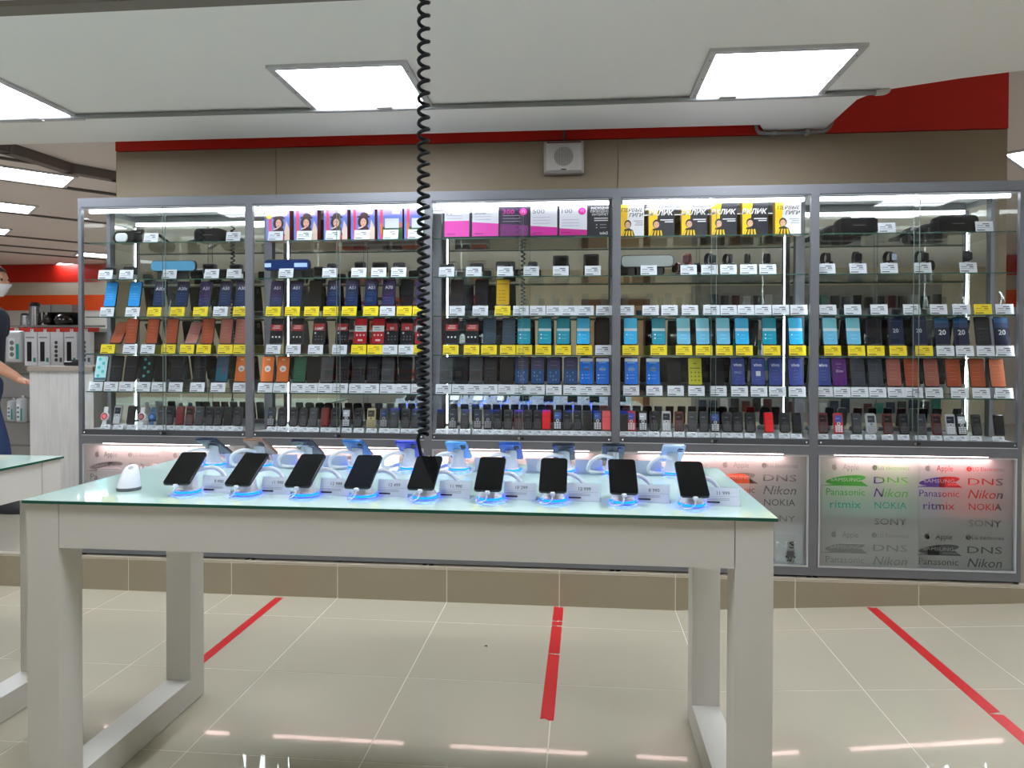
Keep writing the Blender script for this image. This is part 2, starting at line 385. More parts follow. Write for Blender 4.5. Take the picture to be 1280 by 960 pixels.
# frosted film with the brand names left clear
def text_splines(body, shear=0, bold=0):
    cu = bpy.data.curves.new('t', 'FONT'); cu.body = body; cu.shear = shear; cu.offset = bold; cu.resolution_u = 2
    o = bpy.data.objects.new('t', cu); COL.objects.link(o)
    bpy.context.view_layer.objects.active = o; o.select_set(True); bpy.ops.object.convert(target='CURVE')
    out = []
    for sp in o.data.splines:
        if sp.type == 'BEZIER': out.append([(tuple(b.co[:2]), tuple(b.handle_left[:2]), tuple(b.handle_right[:2])) for b in sp.bezier_points])
        else: out.append([(tuple(b.co[:2]),)*3 for b in sp.points])
    bpy.data.objects.remove(o); return out
TS = {'Apple': text_splines('Apple'), 'LG Electronics': text_splines('LG Electronics', 0, .01), 'DNS': text_splines('DNS', 0, .015), 'SAMSUNG': text_splines('SAMSUNG', 0, .02),
      'Panasonic': text_splines('Panasonic', 0, .02), 'Nikon': text_splines('Nikon', .25, .03), 'ritmix': text_splines('ritmix', 0, .02), 'NOKIA': text_splines('NOKIA', 0, .01), 'SONY': text_splines('SONY', 0, .01)}
def film_cell(items, x0, y0, w, h):
    cu = bpy.data.curves.new('f', 'CURVE'); cu.dimensions = '2D'; cu.fill_mode = 'BOTH'; cu.resolution_u = 2
    def poly(pts):
        s_ = cu.splines.new('POLY'); s_.points.add(len(pts)-1); s_.use_cyclic_u = True
        for q, (x, y) in zip(s_.points, pts): q.co = (x, y, 0, 1)
    poly([(x0, y0), (x0+w, y0), (x0+w, y0+h), (x0, y0+h)])
    def put(word, cx, cy, width, height):
        sp = TS[word]; ax = [q[0][0] for s_ in sp for q in s_]; ay = [q[0][1] for s_ in sp for q in s_]
        k = width/(max(ax)-min(ax)); ox = (max(ax)+min(ax))/2; oy = (max(ay)+min(ay))/2
        kh = height/(max(ay)-min(ay)); f_ = lambda q: (cx+(q[0]-ox)*k, cy+(q[1]-oy)*kh, 0)
        for s_ in sp:
            n_ = cu.splines.new('BEZIER'); n_.bezier_points.add(len(s_)-1); n_.use_cyclic_u = True
            for b, q in zip(n_.bezier_points, s_):
                b.handle_left_type = b.handle_right_type = 'FREE'; b.co, b.handle_left, b.handle_right = f_(q[0]), f_(q[1]), f_(q[2])
    def ell(cx, cy, a, b, tilt, n_=20):
        poly([(cx+a*math.cos(2*PI*i/n_), cy+b*math.sin(2*PI*i/n_)+tilt*a*math.cos(2*PI*i/n_)) for i in range(n_)])
    for it, cx, cy in items:
        if it == 'Apple':
            put(it, cx+.025, cy-.004, .078, .040)
            ap = [(0, .016), (.007, .019), (.014, .016), (.011, .009), (.011, .001), (.016, -.006), (.010, -.018), (.004, -.021), (0, -.019), (-.005, -.021), (-.012, -.016), (-.017, -.004), (-.016, .009), (-.009, .018)]
            poly([(cx-.055+x*.75, cy+y*.75) for x, y in ap]); poly([(cx-.054+x*.75, cy+.016+y*.75) for x, y in [(0, 0), (.007, .004), (.009, .011), (.002, .008)]])
        elif it == 'LG Electronics':
            put(it, cx+.014, cy, .150, .020); ell(cx-.078, cy, .013, .013, 0, 14)
            poly([(cx-.079, cy-.006), (cx-.071, cy-.006), (cx-.071, cy-.004), (cx-.077, cy-.004), (cx-.077, cy+.007), (cx-.079, cy+.007)])
        elif it == 'SAMSUNG':
            ell(cx, cy, .098, .020, .13); put(it, cx, cy, .145, .018)
        else:
            wd, hd_ = {'DNS': (.165, .034), 'Panasonic': (.19, .034), 'Nikon': (.165, .044), 'ritmix': (.15, .036), 'NOKIA': (.155, .034), 'SONY': (.155, .032)}[it]
            put(it, cx, cy, wd, hd_)
    o = bpy.data.objects.new('f', cu); COL.objects.link(o)
    me = bpy.data.meshes.new_from_object(o.evaluated_get(bpy.context.evaluated_depsgraph_get()))
    vs, fs = [tuple(v.co) for v in me.vertices], [tuple(p.vertices) for p in me.polygons]
    bpy.data.objects.remove(o); bpy.data.meshes.remove(me); return vs, fs
def film(cells):                                         # the sheet, cell by cell; every name is cut out of its cell
    b = MB()
    for (x0, y0, w, h, it) in cells:
        if not it: b.add([(x0, 0, y0), (x0+w, 0, y0), (x0+w, 0, y0+h), (x0, 0, y0+h)], [(0, 1, 2, 3)], FROST); continue
        vs, fs = film_cell([it], x0, y0, w, h); b.add([(x, 0, y) for x, y, z in vs], fs, FROST)
    return b.mesh('frosted_film')
fz0, fz1 = ZB+.052, ZM-.012
fh, fwid = fz1-fz0, .475
rows = [(.908, 'Apple', 'LG Electronics'), (.794, 'SAMSUNG', 'DNS'), (.681, 'Panasonic', 'Nikon'), (.567, 'ritmix', 'NOKIA'), (.418, None, 'SONY'), (.29, 'Apple', 'LG Electronics'), (.177, 'SAMSUNG', 'DNS'), (.06, 'Panasonic', 'Nikon')]
yb = [fh] + [fh*(rows[i][0]+rows[i+1][0])/2 for i in range(len(rows)-1)] + [0]
FILM = film([(x0, yb[i+1], w_, yb[i]-yb[i+1], (wd, cx, k*fh) if wd else None) for i, (k, a, b) in enumerate(rows) for wd, cx, x0, w_ in ((a, .125, 0, .237), (b, .345, .237, fwid-.237))])
PANE = MB().rect(0, fz0, .49, fz1, 0, GLASS).mesh('pane')
CASES = ['case by the counter', 'portrait-box case', 'pink-board case', 'yellow-box case', 'case at the ramp']
LOWCLEAR = (True,)*5
for k in range(5):
    x = X0 + k
    t = T('display_case', ['tall glass display case at the end beside the white counter', 'tall glass display case with portrait boxes on its top shelf', 'tall glass display case with the pink tariff board on top',
          'tall glass display case with yellow striped-shirt boxes on top', 'tall glass display case nearest the ramp, two black goggles on top'][k], 'display case', (x, 0, 0), 0, 'glass display cases along the wall')
    for n_, me in CP: O(n_, me, t)
    O('led_strip', STRIPS[k > 2], t)
    for fx in (.016, .984):
        for fy in (D+.014, DB-.02): O('foot', FOOT, t, (fx, fy, ZB))
    for i, (dx, dy) in enumerate(((.03, .004), (.488, .014))):
        d_ = O('frosted_door', PANE, t, (dx, D+dy, 0)); O('frosted_film', FILM, d_, (.005, .002, fz0))
    if k in (0, 4):
        xx = .004 if k == 0 else .996
        MB().quad([(xx, D+.022, SH[5]), (xx, DB-.026, SH[5]), (xx, DB-.026, ZT-.05), (xx, D+.022, ZT-.05)], GLASS).build('side_glass', t)
        xx = .003 if k == 0 else .995
        MB().box(xx, xx+.003, D+.022, DB-.026, ZB, SH[5]-.02, M((150, 150, 152), .5)).build('side_panel', t)

# stored boxes behind the frosted doors
def stored(k, x, z, w_, h_, dep, rgb, label, extra=None, y=None):
    b = MB().box(-w_/2, w_/2, 0, dep, 0, h_, M(rgb, .5))
    o = T('stored_box', label, 'box', (X0+k+x, y or D+.075, z), 0, 'boxes behind the frosted doors')
    b.build('carton', o)
    f_ = MB().rect(-w_/2*.9, h_*.62, w_/2*.9, h_*.66, -.0006, M(tuple(min(255, c_+50) for c_ in rgb), .5)); f_.build('print', o)
    return o
LS = .511; LB = ZB+.012
stored(4, .19, LS, .23, .20, .12, (70, 165, 60), 'green carton behind the frosted door of the ramp case')
stored(4, .345, LS+.0, .045, .17, .1, (70, 40, 130), 'narrow purple carton beside the green one in the ramp case')
stored(4, .435, LS, .12, .24, .12, (110, 180, 80), 'light green carton in the middle of the ramp case')
stored(4, .59, LS, .11, .19, .12, (80, 50, 140), 'purple carton behind the striped lettering of the ramp case')
stored(4, .80, LS, .25, .24, .12, (205, 40, 45), 'red carton on the inner shelf of the ramp case')
stored(4, .30, LS, .46, .062, .03, (40, 170, 150), 'flat teal carton lying in front on the inner shelf', y=D+.043)
stored(4, .30, LB, .5, .22, .12, (150, 156, 150), 'grey carton low in the ramp case')
stored(4, .80, LB, .3, .16, .12, (70, 76, 74), 'dark grey carton low in the ramp case')
stored(3, .60, LS, .20, .17, .12, (225, 90, 50), 'orange carton behind the frosted door of the yellow-box case')
stored(3, .83, LS, .22, .15, .12, (95, 95, 98), 'grey carton behind the frosted door of the yellow-box case')
stored(3, .25, LS, .4, .22, .12, (215, 200, 205), 'pale pink carton in the yellow-box case')
o = stored(3, .875, LB, .17, .235, .1, (196, 206, 214), 'white box printed with a black wristwatch, low in the yellow-box case', y=D+.0195)
wt = MB(); wt.rect(-.085, 0, -.062, .235, -.0012, M((40, 90, 190), .5))
wt.slab(rr(.05, .052, .012, 3, .02, .09), [(-.003, .002), (-.001, 0)], BLACK).slab(rr(.034, .036, .006, 2, .02, .09), [(-.0036, 0), (-.003, 0)], M((70, 76, 84), .3))
wt.slab(rr(.032, .04, .006, 2, .02, .138), [(-.002, .001), (-.001, 0)], BLACK).slab(rr(.036, .04, .006, 2, .02, .042), [(-.002, .001), (-.001, 0)], BLACK); wt.build('watch_print', o)
for k, cc in ((0, ((205, 205, 210), (210, 180, 182), (190, 190, 196))), (1, ((215, 196, 196), (200, 200, 206), (205, 185, 185))), (2, ((200, 190, 192), (214, 200, 200), (196, 196, 202)))):
    for i, c_ in enumerate(cc):
        nm = ('by the counter', 'in the portrait-box case', 'in the pink-board case')[k]
        stored(k, .19+.31*i, LS, .27, .15+.03*((i+k) % 3), .12, c_, '%s pale carton on the inner shelf %s' % (ORD[i], nm))

# ------------------------------------------------------------------ phones, tags
PW, PH, PT = .0735, .150, .009
PRINT = M((60, 62, 70), .7)
INKS = (245, 245, 248)
def gfx(kind):
    k, _, txt = kind.partition(':')
    R = lambda x0, z0, x1, z1, c_: ('r', x0, z0, x1, z1, c_)
    li = lambda c_, zs, x0=.2, x1=.7: [R(x0, z, x1, z+.012, c_) for z in zs]
    if k == 'sky': return (45, 150, 225), li((130, 200, 240), (.3, .4, .5, .8), .15, .75)
    if k == 'navy': return (28, 54, 104), [R(0, .62, 1, .88, (42, 46, 90)), R(0, .88, 1, 1, (56, 42, 76))] + ([('t', txt, .5, .66, .30, (225, 230, 240))] if txt else []) + li((90, 120, 180), (.2, .3, .42, .52), .2, .7) + li((150, 140, 170), (.84,), .2, .75)
    if k == 'plum': return (58, 40, 90), [R(0, 0, 1, .35, (42, 48, 104))] + ([('t', txt, .5, .66, .30, (225, 230, 240))] if txt else []) + li((110, 100, 170), (.2, .3, .42), .2, .7)
    if k == 'dusk': return (32, 84, 146), [R(0, .55, 1, 1, (62, 58, 104))] + [R(.2+.22*i, .12+.14*j, .3+.22*i, .18+.14*j, (120, 160, 215)) for i in range(3) for j in range(3) if (i+j) % 3] + li((150, 130, 170), (.85, .7), .2, .8)
    if k == 'black': return (15, 15, 19), []
    if k == 'brown': return (34, 22, 18), [R(0, 0, 1, .45, (14, 12, 14))]
    if k == 'orange': return (196, 84, 44), li((226, 138, 104), (.25, .36, .5, .64, .78), .18, .72)
    if k == 'rose': return (186, 104, 88), li((214, 150, 136), (.25, .36, .5, .64, .78), .18, .72)
    if k == 'bright': return (238, 128, 84), li((250, 190, 150), (.25, .36, .5, .64, .78), .18, .72)
    if k == 'dot': return (240, 116, 44), [('c', .5, .52, .26, (246, 240, 236)), ('t', '30', .5, .46, .2, (70, 60, 60)), R(.35, .86, .65, .92, (250, 200, 170))]
    if k == 'label': return (17, 18, 24), [R(.02, .52, .98, .76, (206, 42, 38)), R(.15, .60, .8, .64, (240, 200, 196)), R(.25, .68, .8, .72, (240, 200, 196))] + [('c', .22+.28*i, .26, .07, (225, 228, 235)) for i in range(3)]
    if k == 'labelt': return (20, 20, 26), [R(.04, .52, .96, .80, (206, 42, 38)), ('t', txt, .5, .55, .26, (250, 240, 238))] + [('c', .2, .42, .08, (220, 222, 228))] + [R(.2+.26*i, .14+.12*j, .32+.26*i, .19+.12*j, (110, 112, 122)) for i in range(3) for j in range(2)]
    if k == 'red': return (196, 22, 34), [R(.02, .48, .98, .72, (226, 234, 234)), R(.15, .62, .6, .65, (90, 100, 120)), R(.15, .54, .75, .57, (90, 150, 160))] + [('c', .22+.28*i, .34, .07, (245, 220, 222)) for i in range(3)] + [R(.3, .1, .7, .17, (240, 210, 212))]
    if k == 'slate': return (68, 74, 84), li((98, 104, 114), (.3, .4, .5, .62, .78), .2, .75)
    if k == 'gray': return (78, 82, 84), [R(.1, .1, .9, .46, (66, 69, 72)), R(.1, .5, .9, .53, (100, 104, 106))]
    if k == 'dark': return (34, 35, 40), [R(.12, .56, .88, .6, (70, 70, 76))] + [R(.18+.24*i, .14+.13*j, .30+.24*i, .2+.13*j, (58, 60, 66)) for i in range(3) for j in range(3)]
    if k == 'steel': return (56, 80, 100), li((92, 116, 136), (.3, .42, .66, .78), .2, .75)
    if k == 'green': return (40, 98, 70), li((80, 140, 106), (.3, .4, .55, .8), .25, .7)
    if k == 'teal': return (24, 152, 178), [R(0, .60, 1, 1, (22, 134, 150)), R(0, .50, 1, .60, (190, 218, 220)), ('c', .22, .36, .06, INKS), ('c', .22, .22, .06, INKS)] + li((150, 215, 230), (.2, .34), .38, .75)
    if k == 'cyan': return (56, 182, 236), [R(0, .60, 1, 1, (72, 176, 216)), R(0, .50, 1, .60, (205, 226, 235)), ('c', .22, .36, .05, INKS)] + li((170, 220, 240), (.2, .34), .38, .75)
    if k == 'pale': return (112, 190, 226), [R(0, .60, 1, 1, (126, 200, 214)), R(0, .50, 1, .60, (205, 226, 235))] + li((190, 225, 240), (.2, .34), .3, .75)
    if k == 'azure': return (28, 112, 214), [R(0, .86, 1, .98, (226, 236, 244)), R(.2, .8, .8, .84, (120, 180, 235)), ('c', .5, .58, .22, (70, 150, 230)), R(.25, .52, .75, .6, (226, 236, 246)), ('c', .2, .34, .05, INKS), ('c', .2, .22, .05, INKS)] + li((150, 200, 245), (.22, .34), .34, .75)
    if k == 'vivo': return (66, 82, 164), [('t', 'vivo', .5, .70, .30, (226, 230, 248))] + ([('t', txt, .5, .42, .2, (170, 180, 225))] if txt and txt != 'q' else []) + ([R(.34, .34, .7, .52, (226, 232, 236))] if txt == 'q' else []) + li((130, 140, 205), (.2, .3) + ((.42, .54) if not txt else ()), .3, .7)
    if k == 'lemon': return (214, 210, 40), [R(.35, .78, .65, .82, (90, 92, 30)), R(.1, .6, .9, .64, (110, 110, 40))] + [('c', .22+.28*i, .46-.15*j, .06, (110, 110, 36)) for i in range(3) for j in range(3)]
    if k == 'amber': return (240, 190, 20), [R(.1, .8, .9, .86, (190, 140, 20))] + [('c', .24, .56-.13*j, .045, (90, 60, 20)) for j in range(4)] + [R(.36, .55-.13*j, .74, .57-.13*j, (130, 90, 20)) for j in range(4)]
    if k == 'violet': return (104, 36, 138), [('t', txt, .5, .50, .2, (226, 206, 236)), R(.25, .78, .7, .82, (160, 110, 190)), R(.3, .66, .6, .68, (160, 110, 190))]
    if k == 'twenty': return (20, 26, 60), [R(0, .62, 1, .8, (22, 58, 110)), R(0, .8, 1, 1, (24, 96, 150)), ('t', '20', .5, .36, .42, (228, 234, 244))]
    if k == 'twentyd': return (20, 30, 68), [('t', '20', .45, .44, .34, (190, 200, 220)), R(.1, .85, .9, .9, (40, 52, 96))]
    if k == 'bubble': return (22, 30, 36), [('c', .3+.36*(i % 2), .2+.17*i, .12, (60, 190, 180)) for i in range(5)]
    if k == 'mint': return (170, 214, 220), [('c', .3+.36*(i % 2), .2+.17*i, .14, (64, 190, 190)) for i in range(5)] + [R(0, 0, 1, .12, (60, 90, 110))]
    if k == 'ocean': return (28, 110, 134), [R(0, .55, 1, 1, (40, 74, 112)), R(.55, .3, .8, .6, (110, 60, 110))]
    return (30, 30, 34), []
def tone(c_, kind):
    if kind.partition(':')[0] in ('sky', 'cyan', 'teal', 'pale', 'azure', 'mint'): return c_
    g = sum(c_)/3; return tuple(int((g+(x-g)*.9)*.86) for x in c_)
def screen_mesh(kind):
    base, g_ = gfx(kind); base = tone(base, kind); g_ = [e[:-1]+(tone(e[-1], kind),) for e in g_]; sw, sh = PW-.005, PH-.009; b = MB()
    b.quad([(x, -PT-.0003, z) for x, z in rr(sw, sh, .006, 3, 0, PH/2)(0)], M(base, .38, spec=.15))
    y = -PT-.0008; X = lambda u: (u-.5)*sw; Z = lambda v: .0045+v*sh
    for e in g_:
        if e[0] == 'r':
            i0, i1 = max(e[1], .0), min(e[3], 1.0); z1 = min(e[4], .985)
            b.rect(X(i0)+.0006, Z(max(e[2], .02)), X(i1)-.0006, Z(z1), y, M(e[5], .38, spec=.25)); y -= .00003
        elif e[0] == 'c': b.disc(X(e[1]), Z(e[2]), y, e[3]*sw, M(e[4], .2), 14)
        else: b.text(e[1], X(e[2]), y-.0002, Z(e[3]), e[4]*sw*1.25, M(e[5], .3), bold=.02)
    return b.mesh('screen')
def phone_body(rgb):
    return MB().slab(rr(PW, PH, .0085, 4, 0, PH/2), [(-PT, .0018), (-PT+.0016, 0), (-.0016, 0), (0, .0018)], M(rgb, .25, .2)).slab(rr(.02, .028, .005, 2, .018, PH-.026), [(0, 0), (.0015, .0008)], BLACK).mesh('body')
WHT, YEL = (222, 228, 236), (246, 222, 18)
def card_mesh(rgb, w_, h_):
    b = MB().box(-w_/2, w_/2, 0, .0012, 0, h_, M(rgb, .45)); ink = M((70, 72, 84) if rgb == WHT else (140, 112, 10), .7); dk = M((38, 40, 46), .7)
    b.rect(-w_*.08, h_*.70, w_*.28, h_*.79, -.0004, ink); b.rect(-w_*.40, h_*.55, -w_*.05, h_*.60, -.0004, ink); b.rect(w_*.06, h_*.50, w_*.30, h_*.60, -.0004, ink)
    b.rect(-w_*.42, h_*.36, w_*.34, h_*.39, -.0004, ink); b.rect(-w_*.44, h_*.09, w_*.02, h_*.17, -.0004, dk); return b.mesh('card')
def holder_mesh(w_, h_, dep, back):
    b = MB().quad([(-w_/2, 0, 0), (w_/2, 0, 0), (w_/2, dep, 0), (-w_/2, dep, 0)], ACRYL)
    b.quad([(-w_/2, .002, 0), (w_/2, .002, 0), (w_/2, .012, h_), (-w_/2, .012, h_)], ACRYL)
    if back:
        b.quad([(-w_*.34, .012, h_), (w_*.34, .012, h_), (w_*.34, .024, h_), (-w_*.34, .024, h_)], ACRYL)
        b.quad([(-w_*.2, .030, h_), (w_*.2, .030, h_), (w_*.2, .058, back), (-w_*.2, .058, back)], ACRYL)
        b.quad([(-w_*.2, .058, back), (w_*.2, .058, back), (w_*.2, dep, 0), (-w_*.2, dep, 0)], ACRYL)
    return b.mesh('holder')
TW, TH = .084, .054
RN = ['top shelf', 'second shelf', 'third shelf', 'fourth shelf', 'fifth shelf', 'bottom shelf']
def price(x, r, color, label, big=True, y=None, under=True):
    rgb = WHT if color == 'W' else YEL
    t = T('price_tag', label, 'price tag', (x, y or D+.037, SH[r]+.0005), random.uniform(-.04, .04), 'price tags in the glass cases')
    w_, h_ = (TW, TH) if big else (.056, .026)
    O('holder', cached(('h', big, under), lambda: holder_mesh(w_*1.02, h_, .08 if under and big else .03, .12 if under and big else 0)), t)
    O('card', cached(('c', rgb, big), lambda: card_mesh(rgb, w_, h_*.97)), t, (0, .0005, .001), (-math.atan2(.010, h_), 0, 0))
    return t
ADJ = {'sky': 'blue-screen', 'navy': 'navy-screen', 'plum': 'plum-screen', 'dusk': 'dusk-blue', 'black': 'black', 'brown': 'brown-black', 'orange': 'orange-screen', 'rose': 'rose-screen', 'bright': 'bright orange',
       'dot': 'orange white-dot', 'label': 'black red-banded', 'labelt': 'black red-labelled', 'red': 'red white-banded', 'slate': 'slate-screen', 'gray': 'grey', 'dark': 'dark-screen', 'steel': 'steel-blue', 'green': 'green-screen',
       'teal': 'teal-screen', 'cyan': 'cyan-screen', 'pale': 'pale-blue', 'azure': 'azure-screen', 'vivo': 'indigo-screen', 'lemon': 'lemon-yellow', 'amber': 'amber-screen', 'violet': 'violet-screen', 'twenty': 'blue lettered',
       'twentyd': 'dark-blue lettered', 'bubble': 'bubble-pattern', 'mint': 'mint bubble-pattern', 'ocean': 'ocean-blue'}
def phone(u, r, k, kind, i):
    x, _ = atY(u, 300 + r*47, D+.075)
    x = min(max(x, X0+k+.05), X0+k+.95)
    lean = -.55 if kind.endswith('!') else -.21; kind = kind.rstrip('!'); kk = kind.partition(':')[0]
    t = T('smartphone', '%s smartphone, %s from left on %s, %s' % (ADJ[kk], ORD[i], RN[r], CASES[k]), 'smartphone', (x, D+.066, SH[r]+.0535), random.uniform(-.03, .03), 'smartphones in the glass cases', rx=lean)
    bc = random.choice([(20, 20, 24), (28, 30, 40), (16, 24, 44), (60, 62, 68), (20, 20, 24), (50, 20, 30)])
    O('body', cached(('pb', bc), lambda: phone_body(bc)), t); O('screen', cached(('ps', kind), lambda: screen_mesh(kind)), t)
def row(k, r, phones, tags):
    for i, (u, kind) in enumerate(phones): phone(u, r, k, kind, i)
    for i, (u, c_) in enumerate(tags):
        x, _ = atY(u, 332 + r*48, D+.037)
        price(x, r, c_, '%s price tag, %s from left on %s, %s' % ('white' if c_ == 'W' else 'yellow', ORD[i], RN[r], CASES[k]))
def Z(us, s): return list(zip(us, s.split() if ' ' in s else s))

# case by the counter
row(0, 2, Z((139, 169, 200, 228, 257, 282, 302), 'sky sky navy:A10s navy:A20s plum:A31 navy:A50 navy:A30'), Z((133, 165, 192, 221, 250, 275, 300), 'WWYYYWY'))
row(0, 3, Z((146, 165, 191, 215, 240, 260, 283, 302), 'orange! orange orange orange rose! orange rose rose'), Z((134, 162, 184, 210, 233, 254, 281, 300), 'YWWYYYYY'))
row(0, 4, Z((127, 146, 164, 184, 202, 222, 250, 278, 302), 'mint dark dark bubble black dark dark ocean dot'), Z((119, 138, 157, 178, 198, 219, 246, 272, 300), 'W'*9))
row(1, 2, Z((346, 370, 394, 417, 440, 464, 486, 509, 527), 'plum:A51 navy:A51 brown navy:A51 navy:A51 navy:A51 plum:A70 black plum:A80'), Z((341, 365, 389, 413, 436, 463, 484, 505, 525), 'YYYYYYWYY'))
row(1, 3, Z((346, 372, 399, 428, 451, 473, 490, 509, 527), 'label label labelt:16MP labelt:16MP red red labelt:99 labelt:99 red'), Z((341, 366, 394, 424, 448, 468, 487, 507, 525), 'WWWWYYWWY'))
row(1, 4, Z((335, 354, 375, 392, 409, 428, 448, 467, 485, 507, 526), 'dot dot green black gray dark dark dark gray black dark'), Z((331, 350, 372, 387, 406, 425, 445, 464, 484, 503, 523), 'W'*11))
row(2, 2, Z((571, 602, 628.6), 'brown black amber'), Z((571, 600, 628, 651, 672, 692.5, 712, 732, 755), 'WWYWWWWWW'))
row(2, 3, Z((565, 590, 612, 636, 655, 681, 704, 729, 753), 'label label steel steel teal teal teal cyan black'), Z((563, 589, 611, 634.5, 655, 679, 704, 730, 754), 'YYYYYYYYW'))
row(2, 4, Z((558, 577, 595, 613, 633.5, 652, 672, 692, 713, 733, 753), 'gray black gray dark black dusk dusk dusk dusk azure azure'), Z((554, 574, 593, 612, 632, 651.5, 671, 692, 714, 733.5, 753), 'W'*11))
row(3, 2, [], Z((782, 813, 837, 862.5, 889.5, 911, 932.6, 954, 976, 998.6), 'W'*10))
row(3, 3, Z((788, 823, 854, 878, 903.5, 927, 961, 994), 'cyan teal pale pale pale cyan teal cyan'), Z((788, 823.5, 855, 880, 905.6, 930.5, 965, 997), 'YYYYYYYY'))
row(3, 4, Z((789, 816, 842.6, 868.6, 896, 922, 947, 969, 994), 'azure azure black lemon black vivo:Y91C vivo:q vivo vivo'), Z((789, 818, 844.6, 870.6, 898, 924.5, 949, 972, 996.6), 'W'*9))
row(4, 2, [], Z((1035, 1066, 1099, 1140, 1173.5, 1202, 1229, 1256), 'WWWWWWYW'))
row(4, 3, Z((1037, 1066, 1092, 1120, 1149, 1177, 1201, 1228, 1251.5), 'pale pale black twentyd twentyd twenty twenty dark twenty'), Z((1041, 1071, 1095, 1123, 1155.5, 1182, 1206.6, 1232.5, 1257), 'YYYYYWWWW'))
row(4, 4, Z((1029, 1049, 1072, 1094, 1116.5, 1139, 1163.5, 1191, 1221, 1246), 'vivo violet:Z_Lite slate slate rose orange rose orange orange bright'.replace('Z_Lite', 'ZLite').split() and ' '.join('vivo violet:ZLite slate slate rose orange rose orange orange bright'.split())), Z((1031, 1053, 1075, 1097.5, 1121, 1143, 1168, 1200, 1227, 1256), 'W'*10))

# bottom shelf: keypad phones
def keypad_phone(u, k, i, body, keys, scr, typ, n_word):
    w_, h_, z0 = .047, .108, .03
    x, _ = atY(u, 520, D+.06); x = min(max(x, X0+k+.04), X0+k+.96)
    t = T('keypad_phone' if typ != 'watch' else 'wrist_watch', '%s, %s from left on bottom shelf, %s' % (n_word, ORD[i], CASES[k]), 'phone' if typ != 'watch' else 'watch', (x, D+.058, SH[5]+.026), random.uniform(-.05, .05), 'keypad phones on the bottom shelf', rx=-.22)
    def bd():
        b = MB()
        if typ == 'watch':
            b.slab(rr(.05, .05, .024, 5, 0, .045), [(-.012, .004), (-.008, 0), (-.003, 0), (0, .004)], M(body, .3)).box(-.012, .012, -.006, -.002, -.0, .10, M(body, .5)); return b.mesh('case')
        rad = .016 if typ == 'oval' else .007
        b.slab(rr(w_+(.008 if typ == 'oval' else 0), h_, rad, 4, 0, h_/2), [(-.013, .003), (-.010, 0), (-.003, 0), (0, .003)], M(body, .3, .1)); return b.mesh('body')
    O('case' if typ == 'watch' else 'body', cached(('kb', body, typ), bd), t)
    if typ == 'watch':
        O('dial', cached(('kd', scr), lambda: MB().disc(0, .045, -.0125, .019, M(scr, .2), 18).disc(0, .045, -.0128, .012, M(tuple(min(255, c_+70) for c_ in scr), .2), 16).mesh('dial')), t); return
    if typ == 'flip':
        O('lid', cached(('kl', body), lambda: MB().slab(rr(w_*.94, h_*.92, .006, 3, 0, h_/2), [(-.0165, .002), (-.013, 0)], M(tuple(min(255, int(c_*1.15)+4) for c_ in body), .2)).box(-w_*.5, w_*.5, -.0168, -.013, h_*.66, h_*.675, M(tuple(int(c_*.55) for c_ in body), .3)).mesh('lid')), t); return
    O('screen', cached(('kq', scr), lambda: MB().rect(-w_*.38, h_*.55, w_*.38, h_*.88, -.0136, M(scr, .12)).rect(-w_*.30, h_*.70, w_*.1, h_*.74, -.0139, M(tuple(min(255, c_+60) for c_ in scr), .2)).mesh('screen')), t)
    def kp():
        b = MB(); km = M(keys, .4)
        for a in range(3):
            for c_ in range(4): b.box((a-1)*w_*.27-w_*.11, (a-1)*w_*.27+w_*.11, -.0146, -.013, h_*(.07+.085*c_), h_*(.07+.085*c_)+h_*.06, km)
        b.disc(0, h_*.47, -.0142, .0085, km, 12).disc(0, h_*.47, -.0145, .005, M(tuple(int(c_*.6) for c_ in body), .4), 10)
        return b.mesh('keypad')
    O('keypad', cached(('kp', keys, body), kp), t)
BK, GR, DG, DR, RD, SV = (22, 22, 26), (92, 94, 98), (52, 54, 58), (96, 24, 28), (196, 24, 34), (178, 180, 184)
K1, K2, K3 = (70, 72, 78), (150, 152, 158), (216, 218, 224)
kinds = {'b': (BK, K1, (30, 34, 42), 'bar', 'black keypad phone'), 'B': (BK, K2, (52, 60, 76), 'bar', 'black keypad phone with grey keys'), 'c': (BK, K3, (70, 100, 170), 'bar', 'black keypad phone with lit screen'),
         'w': (SV, K3, (40, 46, 56), 'bar', 'silver-framed keypad phone'), 'k': (BK, K3, (196, 204, 214), 'bar', 'black keypad phone with white keys'), 'g': (DG, K1, (64, 70, 78), 'bar', 'grey keypad phone'),
         'o': (BK, K1, (40, 44, 52), 'oval', 'rounded black keypad phone'), 's': (SV, K2, (60, 66, 74), 'oval', 'rounded silver keypad phone'), 'f': (BK, K1, BK, 'flip', 'closed black flip phone'), 'F': (RD, K1, RD, 'flip', 'closed red flip phone'),
         'm': (DR, K1, DR, 'flip', 'closed maroon flip phone'), 'C': (236, 88, 92) and ((236, 88, 92), K1, BK, 'flip', 'closed coral flip phone'), 'r': (RD, K3, (80, 90, 170), 'bar', 'red keypad phone with lit screen'), 'd': (DR, K1, (40, 30, 34), 'bar', 'maroon keypad phone'),
         'G': ((186, 176, 140), (150, 140, 104), (60, 62, 58), 'bar', 'gold keypad phone'), 'u': (DG, K2, (40, 66, 110), 'bar', 'grey keypad phone with blue screen'), 'W': ((232, 232, 236), K3, (200, 60, 70), 'watch', 'white round watch with red dial'),
         'X': ((226, 228, 234), K3, (120, 50, 60), 'watch', 'white round watch with maroon dial'), 'Y': ((40, 90, 140), K3, (30, 70, 130), 'watch', 'blue round watch')}
